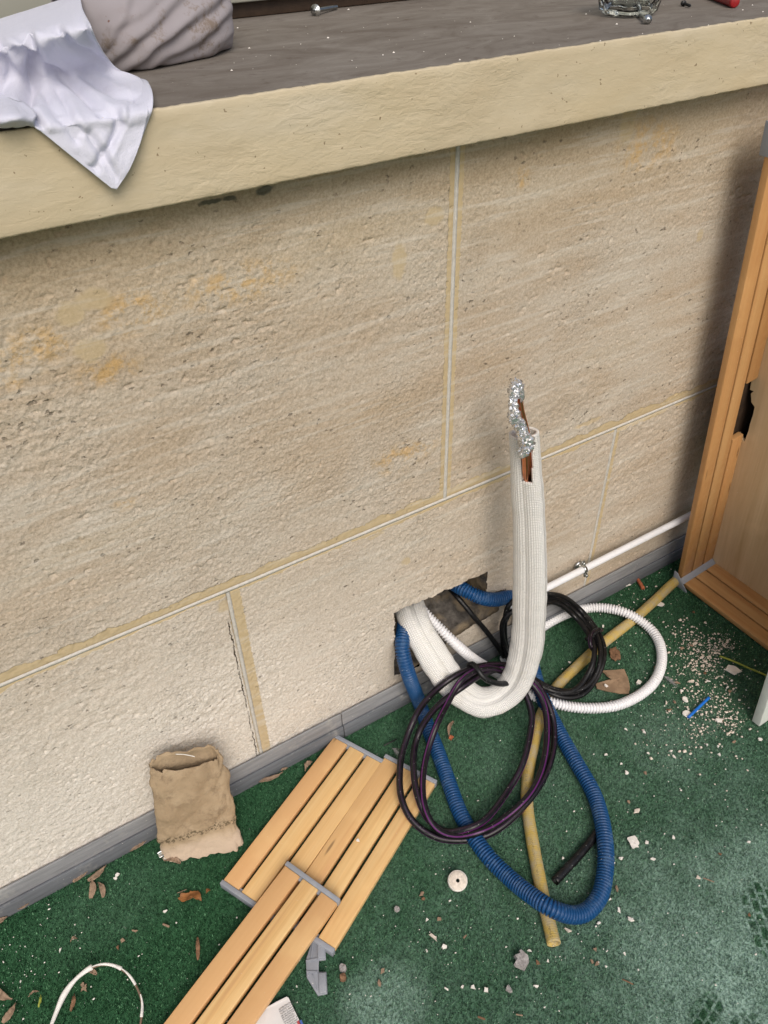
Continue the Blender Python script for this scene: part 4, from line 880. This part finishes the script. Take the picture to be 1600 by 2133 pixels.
pa(tube('gold_band', [r0+(r1-r0)*-.12, r0+(r1-r0)*.06], .0064, MAT['copper'], None, .002, 16, path_ready=True), rl)

# ================================================================== LITTER ON THE CARPET
def chip(name, px, py, s, mat, label=None, cat=None, group=None, th_=.0016, el=1.0, rot=0.0, seed=0, z=.0045, n_=9, jag=.3):
    r_ = np.random.default_rng(seed+int(px*7+py)); c_ = F(px, py, z); a = np.sort(r_.uniform(0, 2*np.pi, n_)) if jag > .25 else np.linspace(0, 2*np.pi, n_, endpoint=False)
    rr = s*(1+r_.uniform(-jag, jag, n_)); X = rr*np.cos(a)*el; Y = rr*np.sin(a)/max(el, 1)**.3; x_ = X*math.cos(rot)-Y*math.sin(rot); y_ = X*math.sin(rot)+Y*math.cos(rot)
    top = np.c_[x_*.86, y_*.86, np.full(n_, th_)+r_.uniform(-.2, .3, n_)*th_]; bot = np.c_[x_, y_, np.zeros(n_)]; V = np.vstack([bot, top, [[0, 0, th_*1.15]]])
    Fc = [tuple(range(n_))[::-1]]+[(i, (i+1) % n_, n_+(i+1) % n_, n_+i) for i in range(n_)]+[(n_+i, n_+(i+1) % n_, 2*n_) for i in range(n_)]
    o = mesh(name, V, Fc, mat); o.location = c_; return tag(o, label, cat, group)
def outline(name, pts, mat, label, cat, z=.005, th_=.0015, curl=.003, seed=1, jag=.0006, group=None):
    o = patch(name, pts, z, mat, None, th_, curl, seed, 3, jag); return tag(o, label, cat, group)
def leaf(px0, py0, px1, py1, wd, label, mat='leaf', name='seed_wing', seed=0, z=.0055, group=None, bend=.12, cat='dry seed', stalk=.28):
    a, b = F(px0, py0, z), F(px1, py1, z); d = b-a; L_ = np.linalg.norm(d); d /= L_; s = np.array([-d[1], d[0], 0]); r_ = np.random.default_rng(seed+int(px0)); n_ = 14; V = []
    for i in range(n_):
        t = i/(n_-1); w_ = wd*(.22 if t < stalk*.5 else .22+.78*math.sin(min(1, (t-stalk*.5)/(1-stalk*.5))*math.pi*.93)**.7)
        c_ = a+d*L_*t+s*math.sin(t*math.pi)*bend*L_; lift = .0035*math.sin(t*math.pi)+.001*r_.uniform(-1, 1)
        for q in (-1, -.5, 0, .5, 1): V.append(c_+s*q*w_+np.array([0, 0, lift+.0016*q*q+.0008*r_.uniform(-1, 1)]))
    o = mesh(name, V, gridfaces(n_, 5), MAT[mat], None, True); md = o.modifiers.new('thick', 'SOLIDIFY'); md.thickness = .0005
    return tag(o, label, cat, group)
# seed wings and leaves along the skirting
leaf(222, 1803, 184, 1836, .0050, 'tan seed wing pointing up right above the forked pair', seed=1)
leaf(190, 1832, 190, 1872, .0052, 'broad tan seed wing hanging down from a forked pair', seed=2)
leaf(204, 1838, 216, 1870, .0042, 'narrow tan seed wing just right of the broad one', seed=3)
leaf(192, 1797, 153, 1838, .0045, 'curled brown seed wing against the skirting near the pair', seed=4)
leaf(68, 1876, 34, 1893, .0042, 'flat brown seed wing at the foot of the skirting, leftmost whole one', seed=5)
leaf(16, 1910, -6, 1924, .0040, 'brown seed wing cut by the edge of the picture at the skirting', seed=6)
leaf(312, 1741, 270, 1772, .0046, 'dusty grey seed wing tucked between skirting and cardboard tube', seed=7)
leaf(342, 1794, 377, 1799, .0042, 'orange brown seed wing under the torn foot of cardboard tube', seed=8)
leaf(590, 1609, 538, 1628, .0042, 'pale seed wing on the carpet between cardboard tube and slats', seed=9)
leaf(636, 1607, 650, 1586, .0045, 'tiny tan leaf touching the edge of the nearest slat', seed=10, name='dry_leaf', cat='dry leaf')
leaf(600, 1600, 585, 1606, .0024, 'small brown seed wing lying against the skirting above the pale one', seed=31)
leaf(34, 2090, 6, 2131, .0052, 'green tinged leaf in the bottom corner by the white wire', seed=11, name='dry_leaf', cat='dry leaf')
leaf(26, 2082, -8, 2060, .0055, 'curled pinkish leaf above the corner leaf', seed=12, name='dry_leaf', cat='dry leaf')
leaf(155, 2070, 148, 2106, .0030, 'curled brown strip inside the loop of white wire', 'bark', seed=13, name='dry_leaf', cat='dry leaf')
leaf(182, 2026, 202, 2030, .0032, 'small tan leaf tucked under the top of the white wire loop', seed=14, name='dry_leaf', cat='dry leaf')
leaf(86, 2073, 81, 2098, .0018, 'thin olive curl left of the white wire', 'stem', seed=15, name='dry_leaf', cat='dry leaf')
leaf(60, 2078, 81, 2065, .0016, 'thin brown twisted leaf beside the olive curl', seed=16, name='dry_leaf', cat='dry leaf')
leaf(147, 1962, 161, 1955, .0022, 'small curled tan leaf alone on dark turf above the wire loop', seed=17, name='dry_leaf', cat='dry leaf')
leaf(936, 1538, 945, 1503, .0034, 'brown seed wing inside the striped coil next to orange fragment', seed=18)
outline('curled_leaf', [(371, 1872), (378, 1862), (395, 1860), (405, 1856), (413, 1856), (420, 1868), (421, 1880), (412, 1878), (405, 1872), (395, 1876), (378, 1879)], MAT['leafdark'], 'shiny rust brown curled leaf between cardboard tube and slats', 'dry leaf', .005, .001, .009, 3)
leaf(430, 1862, 438, 1854, .0028, 'small orange leaf scrap right of the curled brown leaf', 'leafdark', seed=20, name='dry_leaf', cat='dry leaf')
outline('maple_scrap', [(168, 2050), (173, 2046), (177, 2052), (182, 2050), (179, 2058), (182, 2066), (174, 2062), (169, 2066), (171, 2057)], MAT['leaf'], 'small star shaped leaf scrap inside the white wire loop', 'dry leaf', .005, .0008, .004, 5)
leaf(412, 1952, 413, 2000, .0030, 'long brown bark strip standing beside the slatted panel', 'bark', name='bark_strip', cat='bark', seed=21, bend=.02, stalk=0)
outline('torn_cardboard', [(1251, 1398), (1300, 1395), (1308, 1412), (1312, 1432), (1310, 1446), (1280, 1443), (1243, 1434), (1242, 1424), (1268, 1417), (1290, 1416), (1292, 1413), (1262, 1407)], MAT['kraft'], 'flat torn piece of brown cardboard with slit inside white ring', 'cardboard scrap', .005, .002, .003, 7)
outline('bark_piece', [(1271, 1352), (1283, 1349), (1291, 1360), (1292, 1376), (1281, 1378), (1271, 1370)], MAT['bark'], 'crumbly brown bark lump above the torn cardboard', 'bark', .005, .004, .006, 8, .0012)
pl = outline('plaster_flake', [(1307, 1745), (1322, 1741), (1331, 1755), (1331, 1765), (1318, 1768), (1312, 1757)], MAT['plaster'], 'large white plaster flake right of the blue conduit', 'plaster flake', .006, .002, .002, 9)
outline('plaster_flake', [(1511, 1395), (1517, 1385), (1532, 1388), (1546, 1398), (1535, 1402), (1531, 1406)], MAT['plaster'], 'wide white plaster flake below the thin green stem', 'plaster flake', .006, .002, .001, 10)
outline('plaster_flake', [(1295, 1217), (1303, 1207), (1308, 1206), (1309, 1214), (1315, 1218), (1305, 1221)], MAT['plaster'], 'white plaster flake by the skirting next to rusty peg', 'plaster flake', .006, .002, .001, 11)
chip('plaster_flake', 1376, 1259, .0065, MAT['plaster'], 'long white plaster flake beside the yellow hose near wooden box', 'plaster flake', el=1.5, rot=-.5, jag=.15)
chip('plaster_flake', 1427, 1457, .0058, MAT['plaster'], 'white plaster flake just left of the blue straw tip', 'plaster flake', el=1.2, rot=1.4, jag=.2)
chip('plaster_flake', 1431, 1487, .0078, MAT['plaster'], 'white plaster flake under the lower end of blue straw', 'plaster flake', el=1.1, rot=-.3, jag=.2)
chip('plaster_flake', 1498, 1500, .0066, MAT['plaster'], 'cracked white plaster flake among crumbs left of the white board', 'plaster flake', el=1.3, rot=-.8)
chip('plaster_flake', 1331, 1421, .0050, MAT['plaster'], 'small white plaster bit inside ring right of the torn cardboard', 'plaster flake')
chip('plaster_flake', 1347, 1755, .0030, MAT['plaster'], 'tiny white plaster bit beside the large flake', 'plaster flake', el=1.3)
chip('plaster_flake', 1262, 1428, .0036, MAT['plaster'], 'white plaster bit lying on the torn cardboard', 'plaster flake', z=.009)
chip('plaster_flake', 347, 1787, .0040, MAT['plaster'], 'white plaster bit at the torn foot of the cardboard tube', 'plaster flake')
chip('plaster_flake', 746, 1751, .0032, MAT['plaster'], 'white plaster bit wedged on the slats beneath the coil', 'plaster flake', z=.0175)
chip('brick_fragment', 940, 1537, .0045, MAT['orange'], 'orange brick fragment inside the striped coil', 'brick fragment', th_=.004)
chip('stone_fragment', 1088, 2002, .0115, MAT['stonechip'], 'rough grey mortar lump below the yellow hose end', 'stone fragment', th_=.007, el=1.15, rot=.6, n_=13)
chip('pebble', 1060, 2061, .0048, MAT['stonechip'], 'small blue grey pebble below the mortar lump', 'pebble', th_=.005, el=.8)
chip('pebble', 714, 2018, .0058, MAT['stonechip'], 'upper of two brown speckled pebbles beside the bracket', 'pebble', th_=.006, jag=.12)
chip('pebble', 715, 2037, .0052, MAT['bark'], 'lower of two brown speckled pebbles beside the bracket', 'pebble', th_=.006, jag=.12)
chip('pebble', 827, 1894, .0046, MAT['stonechip'], 'small round grey pebble left of the white plug', 'pebble', th_=.003, jag=.08)
# plug with a hole
pg = empty('plaster_plug', tuple(F(953, 1835))); tag(pg, 'round drilled out plaster plug with hole in the middle', 'plaster plug')
pp = F(953, 1835, .010)
pa(lathe('disc', [(.0028, .0058), (.0140, .0062), (.0148, .0050), (.0150, -.004), (.0142, -.0055), (.0028, -.0055), (.0028, .0058)], MAT['plaster'], seg=40, M=align(pp, (-.15, -.32, 1))), pg)
pa(lathe('face_layer', [(.0029, .0064), (.0130, .0068), (.0134, .0062), (.0029, .0062)], MAT['plasterpink'], seg=40, M=align(pp, (-.15, -.32, 1))), pg)
# peg, straw, stem, feather, clip
tag(tube('rusty_peg', [F(1327, 1204, .006), F(1333, 1214, .007), F(1340, 1226, .006)], .0042, MAT['orange'], jit=.3), 'short rust red wooden peg on the carpet near the box corner', 'peg')
tag(tube('blue_straw', [F(1434, 1494, .007), F(1455, 1474, .0085), F(1477, 1453, .009)], .0026, MAT['bluestraw'], hollow=(True, True)), 'bright blue plastic straw piece among the crumbs', 'straw')
tag(tube('green_stem', [F(1500, 1367, .008), F(1530, 1378, .009), F(1560, 1392, .007), F(1592, 1405, .006), F(1640, 1425, .006)], .0018, MAT['stem']), 'thin yellow green stem running toward the white board', 'stem')
def fluff(px, py, px1, py1, label, n_=160, w_=.012, seed=0):
    a, b = F(px, py, .006), F(px1, py1, .008); r_ = np.random.default_rng(seed); V = []; Fc = []
    for i in range(n_):
        t = r_.uniform(0, 1); c_ = a+(b-a)*t; d = (b-a)/np.linalg.norm(b-a)*.008+np.array([r_.normal(0, w_*.5), r_.normal(0, w_*.5), r_.uniform(0, .005)]); e = c_+d; s = np.array([.0003, .0003, 0]); k = len(V); V += [c_-s, c_+s, e]; Fc.append((k, k+1, k+2))
    return tag(mesh('feather', V, Fc, MAT['feather']), label, 'feather')
fluff(1383, 1408, 1402, 1424, 'grey downy feather touching the white conduit ring', seed=1, w_=.008)
fluff(818, 1558, 826, 1568, 'tuft of pale fluff between the slats and the blue conduit', 110, .008, 2)
mc = empty('metal_clip', tuple(F(336, 1782))); tag(mc, 'small shiny metal clip at the corner of the cardboard tube', 'metal clip')
q = F(336, 1782, .010); pa(box('block', q[0]-.004, q[0]+.004, q[1]-.004, q[1]+.004, q[2]-.006, q[2]+.003, MAT['zinc'], bev=.0008), mc)
pa(tube('ring', [q+np.array([-.004, .004, .004]), q+np.array([0, .007, .007]), q+np.array([.005, .004, .004])], .0014, MAT['zinc'], None, .001, 10), mc)
# white peeling wire
ww = empty('peeling_wire', tuple(F(200, 2080))); tag(ww, 'bent wire with peeling white coating looping at the bottom corner', 'wire')
wp = [F(x, y, z) for x, y, z in ((98, 2160, .008), (118, 2108, .010), (135, 2070, .014), (160, 2038, .020), (195, 2013, .024), (228, 2009, .024), (262, 2024, .020), (285, 2056, .014), (297, 2090, .010), (292, 2140, .007))]
pa(tube('bare_wire', wp, .0016, MAT['wirebrown'], None, .003, 10), ww)
wpr = smoothpath(resample(spline(wp), .003)[0], 3); Lw = len(wpr)
for (a, b, r_) in ((.0, .42, .0031), (.43, .60, .0021), (.62, .74, .0020), (.82, .93, .0022)):
    pa(tube('white_coating', wpr[int(a*Lw):int(b*Lw)+2]+np.array([0, 0, .0006]), r_, MAT['peelwhite'], None, .002, 10, path_ready=True, jit=.9), ww)
# paper with print
pap = empty('paper_sheet', tuple(F(580, 2110))); tag(pap, 'white printed paper sheet corner lying beside the slats', 'paper')
zp = .009
c0_, c1_ = F(597, 2076, zp), F(632, 2140, zp)
e1 = (c1_-c0_)/np.linalg.norm(c1_-c0_); e2 = np.array([e1[1], -e1[0], 0]); e2 = e2 if (F(540, 2133, zp)-c0_)@e2 > 0 else -e2
outl = [(597, 2076), (601, 2078), (640, 2160), (560, 2240), (470, 2200), (515, 2145), (538, 2115), (552, 2100), (575, 2087)]
P_ = np.array([F(x, y, zp) for x, y in outl]); n_ = len(P_); V = np.vstack([P_, P_+[0, 0, -.0004]]); V[[4, 5, 6, 13, 14, 15], 2] -= .003
pa(mesh('sheet', V, [tuple(range(n_)), tuple(range(n_, 2*n_))[::-1]]+[(i, n_+i, n_+(i+1) % n_, (i+1) % n_) for i in range(n_)], MAT['paper']), pap)
lines = ['ADVERTENCIA - HA', 'RACCOLTA CARTA', 'Verifica le dispos', 'del tuo Comune', 'DE PROTECTOR', 'PT PLASTICO - 24 M', 'CS PLASTICKY - M', 'IT PLASTICA - M', 'NL PLAAT MAT', 'ES PLASTICO']
tl0 = F(581, 2105, zp+.0006); rd = F(602, 2091.5, zp+.0006)-tl0; dn_ = F(590, 2127, zp+.0006)-tl0
rdn = rd/np.linalg.norm(rd); an = math.atan2(rdn[1], rdn[0])
for i, t_x in enumerate(lines):
    cu = bpy.data.curves.new('printed_line', 'FONT'); cu.body = t_x; cu.size = .0027; cu.materials.append(MAT['ink']); cu.extrude = .00005
    o = bpy.data.objects.new('printed_line', cu); COL.objects.link(o); p = tl0+dn_*(i*.20); bpy.context.view_layer.update(); me_ = bpy.data.meshes.new_from_object(o); bpy.data.objects.remove(o, do_unlink=True); o = bpy.data.objects.new('printed_line', me_); COL.objects.link(o); o.location = p; o.rotation_euler = (0, 0, an); pa2(o, pap)
for q, mt_ in (((621, 2128), 'inkred'), ((626, 2127), 'inkblue')):
    s_ = extrude_px('printed_patch', [(q[0]-3, q[1]), (q[0]+2, q[1]-3), (q[0]+6, q[1]+6), (q[0], q[1]+8)], zp+.0002, zp+.0005, MAT[mt_], None, 0); pa(s_, pap)
# twig bits
for i, (a, b, r_, mt_, lb_) in enumerate([((1465, 1829), (1487, 1837), .0008, 'leaf', 'thin pale twig on dusty turf right of blue conduit'), ((1297, 2040), (1318, 2050), .0009, 'bark', 'thin brown twig near the bottom right of turf'), ((800, 1553), (826, 1540), .0012, 'blackmetal', 'thin black wire scrap at the top of the slats'), ((340, 1925), (352, 1930), .0016, 'leaf', 'short pale twig left of the long slatted panel'), ((1076, 2113), (1088, 2115), .0010, 'leaf', 'short straw bit at the bottom middle of turf'), ((996, 2118), (1010, 2123), .0014, 'bark', 'short grey brown twig at the bottom beside straw bit'),
     ((370, 1860), (388, 1853), .0005, 'leaf', 'hair thin stalk beside the curled rust brown leaf')]):
    tag(tube('twig', [F(*a, .006), F((a[0]+b[0])/2+2, (a[1]+b[1])/2-1, .008), F(*b, .006)], r_, MAT[mt_], ds=.002, seg=8), lb_, 'twig')
# countable small chips (alike)
wh = [(1290, 1262), (1258, 1332), (1186, 1380), (1336, 1446), (1342, 1526), (1360, 1790), (1270, 1873), (1290, 1895), (1248, 1923), (1103, 1983), (1140, 2001), (926, 1972), (890, 1917), (985, 2056), (963, 2055), (1013, 2063), (930, 2060), (1117, 2053), (1300, 1988), (1313, 1915), (345, 1898), (128, 1980), (241, 1830), (244, 1823), (1265, 1775), (1293, 1788), (1172, 1788), (1450, 1480), (1475, 1420), (1514, 1432), (1524, 1418), (1300, 1521), (1256, 1305), (1420, 1440), (1398, 1565), (1405, 1576), (1472, 1552), (1500, 1572), (1496, 1555), (1583, 1540), (1560, 1753), (1403, 1745), (888, 1981), (660, 1860), (1350, 1570), (1262, 1572), (1294, 1592), (1305, 1610)]
for i, (x, y) in enumerate(wh):
    chip('plaster_chip', x, y, (.0026, .0031, .0022, .0035)[i % 4], MAT['plaster'], 'small white plaster chip scattered on the green turf', 'plaster chip', 'small white plaster chips', th_=.0022, el=(1, 1.5, 1.2)[i % 3], rot=i*1.1, seed=i, n_=7)
bn = [(878, 1862), (882, 1872), (902, 1952), (970, 1952), (915, 1915), (1120, 2006), (1182, 1938), (1240, 1978), (1285, 1850), (1502, 1780), (1455, 1828), (797, 2022), (790, 2048), (1560, 1905), (1325, 1690), (1310, 1672), (1345, 1610), (1394, 1478), (1390, 1464), (1405, 1463), (1410, 1422), (1470, 1402), (1452, 1425), (1440, 1345), (1420, 1350), (1247, 1410), (1130, 1500), (281, 1938), (255, 1958), (245, 1975), (78, 1830), (1232, 2003), (1244, 2012), (1505, 1500), (1582, 1500), (1530, 1545), (1520, 1440), (1445, 1275), (1440, 1420), (1365, 1390)]
for i, (x, y) in enumerate(bn):
    chip('brown_chip', x, y, (.0034, .0028, .0042, .0030)[i % 4], MAT[('leaf', 'bark', 'plasterpink', 'leaf')[i % 4]], 'small brown chip of bark or leaf scattered on green turf', 'brown chip', 'small brown chips', th_=.0016, el=(1.4, 1, 1.7)[i % 3], rot=i*.9, seed=i+99, n_=8)
# crumbs: uncountable
def crumbs(name, centres, mat, label, smin, smax, seed):
    r_ = np.random.default_rng(seed); V = []; Fc = []
    for (cx, cy, rx, ry, n_) in centres:
        for _ in range(n_):
            px, py = cx+r_.normal(0, rx), cy+r_.normal(0, ry)
            p = F(px, py, .0048); 
            if p[1] > -.016: continue
            s = smin+(smax-smin)*r_.random()**2.6*(1.0 if r_.random() > .05 else 1.7); a0 = r_.uniform(0, 6.28); k = len(V); m_ = 5; el = r_.uniform(.5, 1.6)
            for j in range(m_): a = a0+j*2*math.pi/m_; V.append((p[0]+s*el*math.cos(a)*r_.uniform(.7, 1.2), p[1]+s*math.sin(a)*r_.uniform(.7, 1.2), p[2]-.001))
            V.append((p[0], p[1], p[2]+s*r_.uniform(.4, .9)))
            for j in range(m_): Fc.append((k+j, k+(j+1) % m_, k+m_))
    return tag(mesh(name, V, Fc, mat), label, 'crumbs', kind='stuff')
crumbs('sawdust_crumbs', [(1495, 1345, 26, 12, 230), (1445, 1335, 10, 6, 60), (1465, 1380, 26, 14, 200), (1440, 1360, 30, 26, 150), (1470, 1430, 50, 40, 260), (1490, 1475, 34, 22, 190), (1520, 1505, 24, 14, 130), (1440, 1545, 60, 36, 130), (1430, 1310, 40, 16, 90), (1340, 1235, 50, 20, 50), (1450, 1530, 16, 8, 40), (1520, 1325, 20, 6, 30)], MAT['plasterpink'], 'heap of pinkish crumbs strewn on the turf before the wooden box', .0004, .0026, 4)
crumbs('plaster_crumbs', [(1300, 1750, 240, 260, 420), (1450, 1450, 90, 80, 260), (900, 1950, 260, 120, 190), (200, 1980, 140, 70, 70), (20, 2040, 30, 60, 60), (700, 1650, 200, 120, 60), (1350, 1300, 70, 60, 90), (50, 1880, 60, 6, 20)], MAT['plaster'], 'white specks of plaster strewn over the whole turf', .0003, .0016, 8)


# specks of plaster on the ledge
r_ = np.random.default_rng(77); V = []; Fc = []
for i in range(95):
    px, py = r_.uniform(330, 1590), r_.uniform(5, 150); p = F(px, py, ZT+.0004)
    if p[1] < -OVER+.006 or p[1] > .36: continue
    q = .0003+.0012*r_.random()**3; k = len(V); a0 = r_.uniform(0, 6)
    for j in range(5): a = a0+j*1.2566; V.append((p[0]+q*1.4*math.cos(a), p[1]+q*math.sin(a), ZT-.0003))
    V.append((p[0], p[1], ZT+q*.8)); Fc += [(k+j, k+(j+1) % 5, k+5) for j in range(5)]
tag(mesh('ledge_specks', V, Fc, MAT['plaster']), 'white plaster specks sprinkled on the dusty grey ledge top', 'crumbs', kind='stuff')
